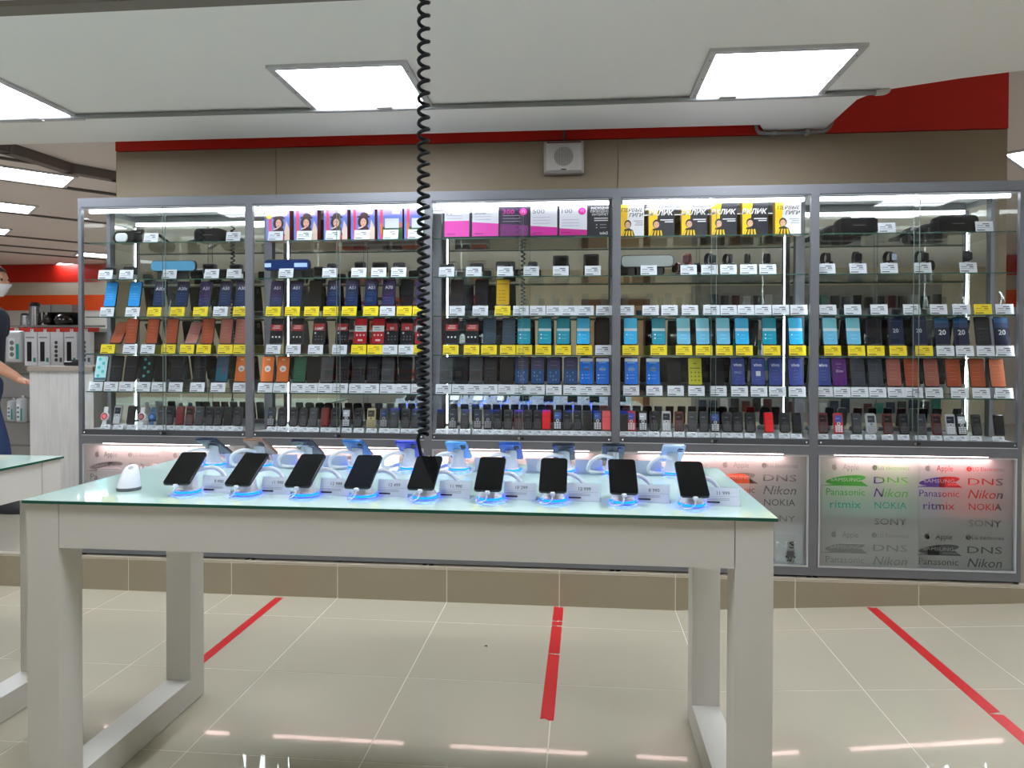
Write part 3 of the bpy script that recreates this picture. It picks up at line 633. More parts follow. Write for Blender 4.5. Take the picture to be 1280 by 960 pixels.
B6 = [((131, 147, 164, 177, 190, 202, 212, 225, 237, 249, 262, 273, 285, 297), 'W w f X Y g b m d g b b f o'),
      ((339, 353, 367, 379, 392, 406.5, 419, 433, 448, 464, 480, 493, 507, 519), 'B o o o g m o k b G u g b g'),
      ((551, 566, 581, 597, 610, 622, 635, 648, 660, 672, 683, 697, 709, 722, 734, 747, 758), 'f B g B B b b d b b F c b b f c C'),
      ((780, 789, 803.6, 818, 833, 849, 865.5, 880, 894, 909, 922, 938, 961, 981, 996), 'f r k o w d g g c o o o F o f'),
      ((1029, 1048, 1071, 1089, 1110, 1130, 1152, 1171, 1188, 1202, 1221, 1249), 'd r g s d b g d w k b f')]
for k, (us, s_) in enumerate(B6):
    cnt = {}
    for i, (u, q) in enumerate(zip(us, s_.split())):
        a = kinds[q]; keypad_phone(u, k, i, a[0], a[1], a[2], a[3], a[4])
        x, _ = atY(u, 538, D+.037); x = min(max(x, X0+k+.05), X0+k+.95)
        price(x, 5, 'W', 'small white price tag, %s from left on bottom shelf, %s' % (ORD[i], CASES[k]), False)
# a few more handsets behind the front ones are only mirror images of these

# ------------------------------------------------------------------ top shelves
ZS = SH[0]
for i, (a, b_) in enumerate(((333, 362), (366, 398), (404, 435), (438, 469), (472, 503), (507, 535))):
    x0, _ = atY(a, 280, D+.085); x1, _ = atY(b_, 280, D+.085); wv = min(.142, x1-x0); hv = .178
    t = T('gift_box', 'tall gift box with %s, %s from left, portrait-box case' % ('portrait of a woman in a hat' if i < 4 else 'green lower picture', ORD[i]), 'box', ((x0+x1)/2, D+.085, ZS+.0005), 0, 'portrait boxes on the top shelf')
    O('carton', cached(('gb', i > 3), lambda: MB().box(-wv/2, wv/2, 0, .055, 0, hv, M((120, 18, 26), .4)).mesh('carton')), t)
    def pic(green):
        b = MB(); y = -.0008; X = lambda u: (u-.5)*wv; Zz = lambda v: v*hv; q = lambda x0, z0, x1, z1, c_, d=0: b.rect(X(x0), Zz(z0), X(x1), Zz(z1), y-d, M(c_, .3))
        q(0, 0, 1, 1, (112, 132, 214)); q(0, .78, 1, 1, (150, 140, 224), .0002); q(.10, .05, .22, 1, (236, 74, 108), .0003); q(.6, .82, .9, 1, (236, 238, 246), .0003)
        if green: q(.2, 0, 1, .42, (34, 84, 46), .0004); q(.1, .2, .2, .55, (226, 120, 40), .0005); q(.3, .38, .86, .68, (216, 220, 236), .0006); q(.86, .4, .98, .56, (196, 120, 110), .0006)
        else:
            b.quad([(X(.7), y-.0003, Zz(.0)), (X(1), y-.0003, Zz(0)), (X(1), y-.0003, Zz(.4)), (X(.86), y-.0003, Zz(.66))], M((226, 204, 190), .4))
            b.disc(X(.52), Zz(.58), y-.0004, wv*.23, M((44, 28, 30), .5), 16, hv*.19)
            b.quad([(X(.18), y-.0005, Zz(.18)), (X(.80), y-.0005, Zz(.18)), (X(.72), y-.0005, Zz(.44)), (X(.34), y-.0005, Zz(.40))], M((58, 26, 34), .5))
            b.disc(X(.54), Zz(.74), y-.0005, wv*.27, M((70, 48, 50), .5), 16, hv*.05); b.disc(X(.56), Zz(.80), y-.0006, wv*.17, M((70, 48, 50), .5), 14, hv*.08)
            b.disc(X(.53), Zz(.57), y-.0007, wv*.125, M((228, 176, 154), .5), 16, hv*.13)
            for ex in (.47, .59): b.disc(X(ex), Zz(.60), y-.0009, wv*.018, M((50, 34, 32), .5), 8)
            b.quad([(X(.47), y-.0009, Zz(.50)), (X(.59), y-.0009, Zz(.50)), (X(.53), y-.0009, Zz(.475))], M((206, 60, 70), .5))
            b.quad([(X(.30), y-.0009, Zz(.40)), (X(.52), y-.0009, Zz(.46)), (X(.52), y-.0009, Zz(.42)), (X(.32), y-.0009, Zz(.36))], M((236, 200, 186), .5)); q(.22, 0, .78, .2, (190, 50, 60), .0006)
        return b.mesh('front_picture')
    O('front_picture', cached(('pic', i > 3), lambda: pic(i > 3)), t)
    if i == 0: MB().disc(-.05, .145, -.003, .018, M((240, 220, 40), .4), 16).build('sticker', t)
    price(atY((344, 380, 416, 452, 488, 519)[i], 295, D+.037)[0], 0, 'W', 'white price tag in front of the %s portrait gift box' % ORD[i], under=False)
# pink tariff board
xa, za = atY(553, 296, D+.06); xb, zb_ = atY(763, 256, D+.06)
BW, BH = xb-xa, .175
t = T('tariff_board', 'long black board with magenta and white tariff cards', 'board', (xa, D+.062, ZS+.001), 0, rx=-.05)
MB().box(0, BW, 0, .006, 0, BH, M((26, 26, 40), .4)).build('panel', t)
MG, MW = (226, 56, 176), (226, 226, 236)
cards = [(.012, .150, 'w', '11'), (.180, .158, 'w', '300'), (.350, .166, 'd', '300'), (.530, .158, 'w', '500'), (.702, .162, 'w', '100')]
for i, (f0, f1, ty, tx) in enumerate(cards):
    x0 = f0*BW; w_ = f1*BW; b = MB(); y = -.002; z0, z1 = .012, BH-.008
    b.box(x0, x0+w_, -.002, -.0002, z0, z1, M(MW if ty == 'w' else (52, 34, 66), .3))
    fr = (.55, .50, .42, .34, .24)[i]; zz = z0+(z1-z0)*fr; col = (MG, MG, (120, 40, 116), (216, 40, 160), (206, 36, 146))[i]
    b.quad([(x0, y-.0006, z0), (x0+w_, y-.0006, z0), (x0+w_, y-.0006, zz-.010*(i > 0)), (x0, y-.0006, zz)], M(col, .3))
    b.text(tx, x0+.012, y-.0009, z1-.036, .034, M((110, 110, 124) if ty == 'w' else MG, .4), 'LEFT', 0, 0, 1.3)
    for q in range(3): b.rect(x0+.012, zz+.012+.016*q, x0+w_*.72, zz+.014+.016*q, y-.0008, M((170, 150, 190) if ty == 'w' else (200, 190, 210), .4))
    b.rect(x0+.012, z0+.012, x0+.012+w_*.35, z0+.016, y-.001, M((120, 24, 96), .4))
    if i in (2, 4): b.disc(x0+w_*.82, z1-.026, y-.0012, .020, M((238, 60, 180), .3), 18); b.text('T2', x0+w_*.82, y-.0016, z1-.033, .018, M((250, 230, 245), .4))
    b.build('tariff_card', t)
b = MB(); wt_ = M((236, 236, 240), .4)
for i, s_ in enumerate(('РАСХОДУЙ', 'СВОБОДНО', 'ИНТЕРНЕТ')): b.text(s_, BW-.010, -.0012, BH-.026-.017*i, .0165, wt_, 'RIGHT', 0, .01)
for i, z in enumerate((.098, .086)): b.rect(BW-.085, z, BW-.012, z+.005, -.0012, wt_)
for z in (.066, .050): b.disc(BW-.072, z, -.0012, .003, wt_, 8); b.rect(BW-.055, z-.002, BW-.02, z+.002, -.0012, M((150, 150, 160), .4))
b.text('tele2', BW-.012, -.0012, .014, .022, wt_, 'RIGHT', 0, .02); b.build('lettering', t)
# yellow boxes
YB = (250, 204, 20)
for i, (a, b_) in enumerate(((776, 805), (811, 843), (852, 884), (889, 921), (928, 960), (969, 1001))):
    x0, _ = atY(a, 280, D+.085); x1, _ = atY(b_, 280, D+.085); wv = x1-x0; hv = .175
    lt = i in (0, 5)
    t = T('sim_box', '%s box with a person in a striped shirt, %s from left, yellow-box case' % ('white and yellow' if lt else 'black and yellow', ORD[i]), 'box', ((x0+x1)/2, D+.085, ZS+.0005), 0, 'yellow boxes on the top shelf')
    MB().box(-wv/2, wv/2, 0, .05, 0, hv, M((196, 150, 20), .4)).build('carton', t)
    b = MB(); y = -.0008; X = lambda u: (u-.5)*wv; Zz = lambda v: v*hv
    b.rect(-wv/2, 0, wv/2, hv, y, M((228, 228, 232) if lt else (34, 34, 44), .35))
    b.quad([(X(0), y-.0003, Zz(0)), (X(.22 if lt else .26), y-.0003, Zz(0)), (X(.32 if lt else .40), y-.0003, Zz(1)), (X(0), y-.0003, Zz(1))], M(YB, .35))
    mt = M((52, 52, 56) if lt else (246, 246, 248), .4)
    if lt: b.text('ПЕРВЫЕ', X(.97), y-.0006, Zz(.78), .028, mt, 'RIGHT', .2, .02); b.text('ГИГИ', X(.97), y-.0006, Zz(.62), .028, mt, 'RIGHT', .2, .02)
    else: b.text('ЯКЛИК', X(.97), y-.0006, Zz(.66), .036, mt, 'RIGHT', .2, .03)
    for q, (z, x_) in enumerate(((.50, .45), (.44, .62)) if not lt else ((.48, .55), (.42, .65), (.36, .6))): b.rect(X(x_), Zz(z), X(.95), Zz(z+.03), y-.0006, mt if not lt else M((170, 170, 176), .4))
    skin, hr = M((226, 178, 150), .5), M((58, 40, 34), .5)
    cx = .30
    b.disc(X(cx), Zz(.40), y-.0006, wv*.15, hr, 14, hv*.13); b.disc(X(cx), Zz(.375), y-.0008, wv*.11, skin, 14, hv*.10)
    b.quad([(X(.02), y-.0005, 0), (X(.62), y-.0005, 0), (X(.52), y-.0005, Zz(.22)), (X(.36), y-.0005, Zz(.28)), (X(.16), y-.0005, Zz(.25))], M((30, 28, 30), .5))
    for q in range(4): b.quad([(X(.05+.14*q), y-.0009, Zz(.02)), (X(.12+.14*q), y-.0009, Zz(.02)), (X(.20+.10*q), y-.0009, Zz(.20)), (X(.14+.10*q), y-.0009, Zz(.20))], M(YB, .4))
    for ex in (-.04, .05): b.disc(X(cx+ex), Zz(.39), y-.0011, wv*.014, hr, 8)
    b.build('front_picture', t)
# headsets
def goggles(u, v, w_, h_, k, label, white=False, tags=()):
    x, _ = atY(u, v, D+.10)
    t = T('vr_headset', label, 'headset', (x, D+.06, ZS+.001))
    if white:
        MB().slab(rr(w_, h_, .03, 4, 0, h_/2), [(0, .006), (.006, 0), (.07, 0), (.09, .012)], M((12, 12, 14), .5, spec=.2)).build('shell', t)
        MB().slab(rr(w_*.55, h_*.72, .02, 4, -.012, h_*.44), [(-.006, .004), (-.001, 0)], M((222, 226, 230), .35)).build('front_plate', t)
        MB().tube(curve_pts([(-w_*.4, .07, h_*.8), (-w_*.2, .13, h_*1.25), (w_*.25, .13, h_*1.3), (w_*.42, .07, h_*.85)]), .009, BLACK).build('strap', t)
    else:
        MB().slab(rr(w_, h_, .024, 4, 0, h_/2), [(0, .008), (.007, 0), (.085, 0), (.10, .01)], M((11, 11, 14), .6, spec=.2)).build('shell', t)
        MB().box(-.03, .03, -.001, .001, h_*.50, h_*.53, M((120, 122, 128), .4)).build('badge', t)
        MB().slab(rr(w_*.96, h_*.9, .02, 4, 0, h_/2), [(.10, 0), (.125, .008)], M((200, 202, 206), .5)).build('face_pad', t)
        MB().tube(curve_pts([(-w_*.5, .08, h_*.6), (-w_*.62, .10, h_*.55), (-w_*.8, .10, h_*.3), (-w_*1.0, .09, .012), (-w_*.8, .12, .012)]), [.010]*21, BLACK).build('strap', t)
        MB().box(w_*.5-.002, w_*.5+.012, .03, .06, h_*.3, h_*.5, BLACK).build('side_dial', t)
goggles(160, 292, .135, .07, 0, 'white-fronted headset goggles on the top shelf by the counter', True)
goggles(264, 290, .165, .078, 0, 'black headset goggles on the top shelf of the counter case')
goggles(1070, 282, .195, .085, 4, 'black headset goggles, first of two in the ramp case')
goggles(1193, 280, .20, .088, 4, 'black headset goggles, second of two in the ramp case, by the end glass')
for u, k, lb in ((188, 0, 'white price tag beside the white-fronted goggles'), (291, 0, 'white price tag beside the black goggles, case by the counter'), (1109, 4, 'white price tag between the two black goggles'), (1231, 4, 'white price tag at the end glass on the top shelf')):
    price(atY(u, 290, D+.037)[0], 0, 'W', lb, under=False)

# ------------------------------------------------------------------ second shelf
Z2 = SH[1]
def mirror_cam(u, k, w_, h_, face, label, bright=None):
    x, _ = atY(u, 330, D+.06)
    t = T('dash_camera_mirror', label, 'dashboard mirror', (x, D+.055, Z2+.001))
    zc = .042
    MB().slab(rr(w_, h_, .022, 4, 0, zc+h_/2), [(0, .004), (.004, 0), (.014, 0), (.02, .01)], BLACK).build('housing', t)
    b = MB().quad([(x_, -.0008, z_) for x_, z_ in rr(w_-.008, h_-.008, .019, 4, 0, zc+h_/2)(0)], M(face, .08, .3))
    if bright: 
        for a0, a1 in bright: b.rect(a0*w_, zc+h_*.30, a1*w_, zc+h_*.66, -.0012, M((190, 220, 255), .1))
    b.build('mirror_face', t)
    MB().box(-w_*.18, w_*.30, .006, .03, 0, zc+.01, M((24, 25, 28), .5)).box(-w_*.36, -w_*.24, .004, .03, 0, zc+.005, M((24, 25, 28), .5)).build('bracket', t)
mirror_cam(217, 0, .268, .062, (112, 188, 236), 'light blue rear-view mirror camera in the counter case')
mirror_cam(359, 1, .265, .062, (24, 60, 130), 'dark blue rear-view mirror camera with bright streaks, portrait-box case', ((-.48, -.34), (.16, .44)))
mirror_cam(809, 3, .275, .066, (176, 184, 182), 'silver rear-view mirror camera at the start of the yellow-box case')
def gadget(u, k, w_, h_, kind, label, z0=.03):
    x, _ = atY(u, 330, D+.08)
    t = T({'cam': 'action_camera', 'box': 'black_gadget', 'case': 'cased_camera'}[kind], label, 'camera' if kind != 'box' else 'gadget', (x, D+.07, Z2+.001))
    MB().box(-w_*.4, w_*.4, .0, .04, 0, z0, nodepl).build('stand', t)
    MB().slab(rr(w_, h_, .008, 3, 0, z0+h_/2), [(0, .003), (.003, 0), (.03, 0), (.033, .003)], M((27, 28, 31), .35)).build('body', t)
    if kind != 'box':
        q = Matrix.Translation((w_*.18, 0, z0+h_*.5)) @ Matrix.Rotation(PI/2, 4, 'X')
        MB().lathe([(.0005, 0), (h_*.30, 0), (h_*.30, .006), (h_*.22, .008), (h_*.20, .005), (.0005, .005)], M((60, 62, 68), .2, .5), 16, q).build('lens', t)
        MB().box(-w_*.42, -w_*.05, -.0008, 0, z0+h_*.3, z0+h_*.6, M((120, 122, 128), .3)).build('badge', t)
    else:
        MB().rect(-w_*.36, z0+h_*.2, w_*.36, z0+h_*.85, -.0008, M((12, 12, 15), .1)).build('screen', t)
    if kind == 'case':
        b = MB(); W2, z1 = w_*.68, z0+h_+.012
        b.rect(-W2, .001, W2, z1, -.012, ACRYL).rect(-W2, .001, W2, z1, .046, ACRYL).quad([(-W2, -.012, z1), (W2, -.012, z1), (W2, .046, z1), (-W2, .046, z1)], ACRYL)
        b.build('clear_case', t)
nodepl = M((205, 210, 214), .3)
G2 = [(0, 137, .055, .042, 'case'), (0, 162, .066, .044, 'case'), (0, 262, .075, .055, 'box'), (0, 295, .07, .052, 'box'),
      (1, 399, .062, .06, 'box'), (1, 415, .052, .05, 'cam'), (1, 450, .06, .058, 'box'), (1, 475, .085, .056, 'box'), (1, 499, .066, .052, 'cam'),
      (2, 559, .075, .042, 'case'), (2, 596, .072, .046, 'case'), (2, 632, .105, .052, 'cam'), (2, 666, .05, .05, 'cam'), (2, 701, .084, .082, 'box'), (2, 739, .082, .088, 'box')]
cnt = {}
for k, u, w_, h_, kd in G2:
    cnt[k] = cnt.get(k, 0)+1
    gadget(u, k, w_, h_, kd, '%s, %s from left on second shelf, %s' % ({'cam': 'small black camera with round lens', 'box': 'black boxy gadget', 'case': 'black action camera in clear case'}[kd], ORD[cnt[k]-1], CASES[k]), .030 if u not in (399,) else .004)
def watch(u, k, label, face=(30, 32, 36), strap=(26, 26, 30), zc=.078, band=False):
    x, _ = atY(u, 330, D+.08); t = T('smart_watch' if not band else 'fitness_band', label, 'watch', (x, D+.075, Z2+.001), random.uniform(-.5, .5))
    n_ = 20; rg = []
    for j in range(n_):
        a = 2*PI*j/n_; rg.append([(sx*.011, -.030*math.sin(a)+.0, zc+(.034 if not band else .03)*math.cos(a)) for sx in (-1, 1)])
    b = MB()
    for j in range(n_):
        p, q = rg[j], rg[(j+1) % n_]; b.quad([p[0], p[1], q[1], q[0]], M(strap, .6))
        pi, qi = [(v[0], v[1]*.9, zc+(v[2]-zc)*.9) for v in p], [(v[0], v[1]*.9, zc+(v[2]-zc)*.9) for v in q]
        b.quad([pi[1], pi[0], qi[0], qi[1]], M(strap, .6)); b.quad([p[0], q[0], qi[0], pi[0]], M(strap, .6)); b.quad([p[1], pi[1], qi[1], q[1]], M(strap, .6))
    b.build('strap', t)
    if band: MB().slab(rr(.019, .048, .009, 4, 0, zc), [(-.038, .003), (-.034, 0), (-.027, 0)], M(face, .2)).build('display', t)
    else:
        MB().slab(rr(.038, .042, .009, 4, 0, zc), [(-.041, .003), (-.038, 0), (-.029, 0)], M((36, 37, 41), .3, .4)).build('case', t)
        MB().slab(rr(.030, .034, .006, 3, 0, zc), [(-.0416, 0), (-.041, 0)], M(face, .1)).build('dial', t)
    st = MB().box(-.02, .02, -.01, .02, 0, .004, nodepl).box(-.003, .003, .004, .008, .004, zc-.026, nodepl).box(-.010, .010, -.02, .02, zc-.030, zc-.024, nodepl); st.build('stand', t)
WN = [(3, 860, (90, 60, 64), (120, 40, 50), False, 'red-strapped smart watch'), (3, 886, (24, 26, 40), (34, 36, 60), False, 'navy smart watch'), (3, 909, BK, BK, True, 'black fitness band'), (3, 934, BK, (44, 54, 40), True, 'dark green fitness band'), (3, 958, BK, BK, True, 'black fitness band'),
      (4, 1031, BK, BK, True, 'black fitness band'), (4, 1069, BK, BK, False, 'black smart watch'), (4, 1110, (170, 190, 214), BK, False, 'pale-dial smart watch'), (4, 1149, (36, 38, 42), (40, 40, 44), False, 'graphite smart watch'), (4, 1207, (50, 52, 56), BK, False, 'black smart watch')]
cnt = {}
for k, u, f_, s_, bd, nm in WN:
    cnt[k] = cnt.get(k, 0)+1
    watch(u, k, '%s, %s watch from left on second shelf, %s' % (nm, ORD[cnt[k]-1], CASES[k]), f_, s_, .082, bd)
G2T = [(0, (131, 157, 211, 264, 292)), (1, (357, 412, 448, 473, 498)), (2, (558, 592, 631, 664, 701, 741)), (3, (811, 861, 887, 911, 936, 960)), (4, (1034, 1073, 1112, 1154, 1211))]
for k, us in G2T:
    for i, u in enumerate(us):
        price(atY(u, 340, D+.037)[0], 1, 'W', 'white price tag, %s from left on second shelf, %s' % (ORD[i], CASES[k]), under=False)

# ------------------------------------------------------------------ tables
TZ = .917
GLTOP = M((204, 232, 223), .04, spec=.6, coat=.4)
def table(xl, xr, y0, y1, label):
    t = T('display_table', label, 'table', (xl, y0, 0), 0, 'white display tables'); W_, D_ = xr-xl, y1-y0; e = .008; lw = .095; zt = TZ-.009
    MB().box(0, W_, 0, D_, zt, TZ, GLTOP).rect(0, zt, W_, TZ-.0008, -.0006, EDGE).quad([(W_+.0006, 0, zt), (W_+.0006, D_, zt), (W_+.0006, D_, TZ-.0008), (W_+.0006, 0, TZ-.0008)], EDGE).build('glass_top', t)
    for x in (e, W_-e-lw):
        for y in (e, D_-e-lw): MB().box(x, x+lw, y, y+lw, .095 if True else 0, zt, TABLE).build('leg', t)
        MB().box(x, x+lw, e, D_-e, .004, .095, TABLE).build('foot_bar', t)
        MB().box(x+.004, x+lw-.004, e+lw, D_-e-lw, zt-.125, zt, TABLE).build('apron', t)
    for y in (e+.001, D_-e-lw+.05):
        MB().box(e+lw+.002, W_-e-lw-.002, y, y+.044, zt-.125, zt, TABLE).build('apron', t)
    return t
TXL, TXR, TY0, TY1 = -1.556, .502, 1.839, 2.624
table(TXL, TXR, TY0, TY1, 'white display table with mint glass top carrying rows of smartphones')
table(-4.10, -2.046, 1.86, 2.634, 'white glass-topped display table cut off at the counter side')

ring_e = emis((4, 62, 255), RING, 'ring_light')
SW = M((226, 228, 234), .3)
def stand_parts():
    base = MB().lathe([(.0005, 0), (.037, 0), (.036, .003)], SW, 20).lathe([(.034, .009), (.032, .014), (.0005, .016)], SW, 20).mesh('base')
    ring = MB().lathe([(.036, .003), (.0375, .006), (.034, .009)], ring_e, 20); ring = ring.mesh('light_ring')
    def rng(cx, cy, z, a, b, n_=14): return [(cx+a*math.cos(2*PI*j/n_), cy+b*math.sin(2*PI*j/n_), z+ (0)) for j in range(n_)]
    neck = MB().loft([rng(0, .004, .012, .030, .026), rng(0, .010, .030, .024, .020), rng(0, .014, .050, .020, .015), [(x_, y_, z_+.5*(y_-.016)) for x_, y_, z_ in rng(0, .016, .071, .020, .013)]], SW).mesh('neck')
    cab = MB().tube(curve_pts([(.004, .034, .060), (.045, .062, .066), (.078, .066, .045), (.085, .052, .016), (.060, .040, .007), (.03, .030, .007)], 5), .0062, SW, 8).mesh('cable')
    plug = MB().slab(rr(.014, .010, .004, 2, 0, .033), [(-.070, .002), (-.066, 0), (-.056, 0)], SW).tube(curve_pts([(0, -.066, .030), (-.004, -.072, .014), (-.02, -.062, .004), (-.036, -.035, .003), (-.024, -.022, .01)], 4), .002, SW, 5).mesh('plug')
    return base, ring, neck, cab, plug
ST = stand_parts()
PA = math.radians(62)                                    # lean back from upright
def acrylic_tag(x, y, rz, label, txt):
    t = T('price_tag', label, 'price tag', (x, y, TZ+.0006), rz, 'clear price stands on the table')
    b = MB().quad([(-.046, 0, 0), (.046, 0, 0), (.046, .018, .046), (-.046, .018, .046)], M((232, 236, 246), .4))
    b.build('card', t)
    g = MB().quad([(-.05, -.003, .0), (.05, -.003, 0), (.05, .0165, .050), (-.05, .0165, .050)], ACRYL).quad([(-.05, -.003, .0), (.05, -.003, 0), (.05, .05, 0), (-.05, .05, 0)], ACRYL).quad([(-.05, .0165, .050), (.05, .0165, .050), (.05, .05, 0), (-.05, .05, 0)], ACRYL); g.build('stand', t)
    q = Matrix.Translation((0, -.0012, .0010)) @ Matrix.Rotation(-math.atan2(.018, .046), 4, 'X')
    p = MB().text(txt, .004, -.0005, .029, .0135, M((40, 40, 50), .6), mat=q).rect(-.040, .006, -.006, .0105, -.0005, M((30, 30, 36), .6), q).rect(-.044, .024, .044, .0246, -.0005, M((150, 156, 170), .6), q)
    for z in (.014, .018): p.rect(-.04, z, .02, z+.0012, -.0005, M((150, 150, 165), .6), q)
    p.build('print', t)
def table_phone(x, y, back, label, slabel, col, sc=None, rz=0, dark=(10, 11, 14), mark=None):
    t = T('phone_stand', slabel, 'phone stand', (x, y, TZ+.0004), (PI if back else 0)+rz*.0, 'lit phone stands on the table')
    for n_, me in zip(('base', 'light_ring', 'neck', 'cable', 'plug'), ST): O(n_, me, t)
    if not back: pass
    s = -1 if back else 1
    p = T('smartphone', label, 'smartphone', (x, y - s*.060, TZ+.032), (PI if back else 0), 'smartphones on the display table', rx=0)
    p.rotation_euler = (-PA, 0, (PI if back else 0) + rz)
    O('body', cached(('tb', col), lambda: MB().slab(rr(.077, .151, .010, 5, 0, .0755), [(-.010, .002), (-.008, 0), (-.002, 0), (0, .002)], M(col, .22, .25)).mesh('body')), p)
    O('screen', cached(('ts', dark), lambda: MB().quad([(a, -.0103, b_) for a, b_ in rr(.0735, .1475, .008, 5, 0, .0755)(0)], M(dark, .06, spec=.22)).mesh('screen')), p)
    O('lens_block', cached('lensb', lambda: MB().slab(rr(.018, .030, .006, 3, -.022, .120), [(0, 0), (.002, .001)], M((16, 16, 20), .2)).mesh('lens_block')), p)
    if mark: MB().rect(-.03, .10, .03, .112, .0006, M((216, 220, 228), .4)).build('sticker', p)
    return p
FX = (-1.151, -.969, -.792, -.619, -.438, -.250, -.071, .122, .307)
FYs = (1.985, 1.985, 1.985, 1.985, 1.985, 1.985, 1.985, 1.985, 1.965)
prices = ['9 990', '11 990', '12 999', '12 499', '11 990', '10 299', '12 999', '8 990', '11 999']
for i, (x, y) in enumerate(zip(FX, FYs)):
    dk = [(9, 9, 11), (9, 9, 11), (11, 13, 17), (14, 18, 28), (16, 18, 18), (8, 8, 10), (9, 9, 11), (8, 8, 10), (8, 8, 10)][i]
    wh = 'beside the empty white stand' if i == 0 else 'below the coiled cord' if i == 4 else 'at the table end by the ramp' if i == 8 else '%s from left in the front row' % ORD[i]
    table_phone(x, y, False, 'black smartphone on a lit stand ' + wh, 'white blue-ringed stand ' + wh, (22, 23, 28), dark=dk, rz=.13 if i == 0 else 0)
    acrylic_tag(x+.083, y+.006, -.06, 'clear price stand ' + wh, prices[i])
RX = (-1.329, -1.153, -.975, -.790, -.600, -.424, -.237, -.052, .117, .319)
RC = [(30, 40, 66), (150, 112, 96), (26, 32, 56), (40, 104, 176), (36, 60, 190), (92, 160, 226), (40, 92, 180), (40, 46, 56), (34, 40, 50), (186, 208, 234)]
RN_ = ['dark navy', 'rose brown', 'navy white-stickered', 'ocean blue', 'indigo blue', 'light sky-blue', 'cobalt blue', 'charcoal', 'blackish grey', 'silver-blue']
for i, x in enumerate(RX):
    table_phone(x, 2.475, True, '%s smartphone seen from behind in the rear table row' % RN_[i], 'white blue-ringed stand holding the %s rear phone' % RN_[i], RC[i], mark=(i == 2))
    acrylic_tag(x-.083, 2.475, PI, 'clear price stand beside the %s rear phone' % RN_[i], '9 990')
t = T('security_stand', 'empty white security stand with grey base at the table corner', 'phone stand', (-1.352, 2.01, TZ+.0004))
def rg(a, b, cy, z, tilt=0, n_=16): return [(a*math.cos(2*PI*j/n_), cy+b*math.sin(2*PI*j/n_), z+tilt*math.sin(2*PI*j/n_)) for j in range(n_)]
MB().loft([rg(.034, .034, 0, 0), rg(.035, .035, 0, .006), rg(.034, .034, 0, .009)], M((92, 94, 98), .4)).build('base', t)
MB().loft([rg(.033, .033, 0, .009), rg(.029, .027, .004, .035), rg(.023, .018, .010, .060, .010), rg(.020, .015, .011, .064, .010)], SW).build('body', t)
MB().loft([rg(.008, .006, .010, .0648, .004), rg(.006, .004, .010, .0662, .003)], M((180, 184, 188), .3)).build('contact', t)

# hanging coiled cords
def cord(x, y, label):
    t = T('coiled_cord', label, 'cord', (x, y, 0), 0, 'coiled cords hanging from the ceiling')
    pts = []; z = 1.085; a = 0
    while z < 2.56:
        f = (z-1.085)/1.5; pitch = .019 + .020*min(f/.75, 1)
        pts.append((.0155*math.cos(a)*(1 if z > 1.1 else .8), .0155*math.sin(a), z)); a += 2*PI/11; z += pitch/11
    pts += [(0, 0, 2.585), (0, 0, CZ)]
    CM = M((12, 12, 14), .5, spec=.25)
    MB().tube(pts, .0060, CM, 6).build('coil', t)
    MB().tube(curve_pts([(.0155*.8, 0, 1.086), (-.008, .004, 1.088), (-.017, .004, 1.07), (-.010, .004, 1.03), (-.002, .006, .97), (.0, .008, TZ+.001)]), .0056, CM, 8).build('tail', t)
    MB().cyl(0, .008, TZ, TZ+.012, .012, .010, CM, 12).build('grommet', t)
    return t
cord(-.470, 2.105, 'black coiled cord hanging over the phone table')
cord(-2.95, 2.2, 'black coiled cord hanging over the table by the counter, seen in the mirror')

# ------------------------------------------------------------------ red floor tapes and a speck
TAPE = M((206, 34, 38), .45)
def tape(pts, w_, label, gaps=(), rot=None):
    b = MB(); (xa, ya), (xb, yb) = pts; L = math.hypot(xb-xa, yb-ya); ux, uy = (xb-xa)/L, (yb-ya)/L; nx, ny = -uy, ux
    s = [0] + [g for g in gaps] + [1]
    random.seed(int(xa*1000))
    for a, c_ in zip(s[:-1], s[1:]):
        a, c_ = a*L+(.008 if a else 0), c_*L
        q = [(a, -1), (c_+random.uniform(-.01, .01), -1), (c_+random.uniform(-.015, .015), -.3), (c_+random.uniform(-.01, .005), .3), (c_, 1), (a+random.uniform(0, .015), 1), (a+random.uniform(0, .01), 0)]
        v = [(xa+ux*d+nx*w_/2*k, ya+uy*d+ny*w_/2*k) for d, k in q]; n_ = len(v)
        b.add([(x, y, .0004) for x, y in v]+[(x, y, .0012) for x, y in v], [tuple(range(n_, 2*n_))[::1]]+[(i, (i+1) % n_, n_+(i+1) % n_, n_+i) for i in range(n_)], TAPE)
    o = tag(b.build('floor_tape'), label, 'floor tape', 'red tape lines on the floor')
    if rot: o.location = rot[0]; o.rotation_euler = rot[1]
tape([(-1.615, 3.685), (-1.62, 1.9)], .045, 'red tape line on the floor, by the table leg near the counter')
tape([(-.102, 3.70), (-.112, 2.55)], .050, 'short red tape line with torn ends under the middle of the table', (.17, .22, .50))
tape([(.97, 3.70), (.985, .8)], .046, 'long red tape line on the sloping ramp floor', (.36, .44), ((.5, 0, 0), (0, -RA, 0)))
o = tag(MB().box(-5.4, -3.64, 4.02, 4.065, UP+.0004, UP+.0012, TAPE).build('floor_tape'), 'red tape on the raised floor by the counter', 'floor tape', 'red tape lines on the floor')
x, y = atZ(607, 808, 0)
tag(MB().add([(x-.008, y, .0005), (x+.009, y-.004, .0005), (x+.006, y+.005, .004), (x-.002, y+.006, .003), (x, y-.006, .003)], [(0, 1, 2, 3), (0, 4, 1), (1, 4, 2), (4, 3, 2), (0, 3, 4)], BLACK).build('dirt_speck'), 'tiny black speck of dirt on the floor under the table', 'dirt')

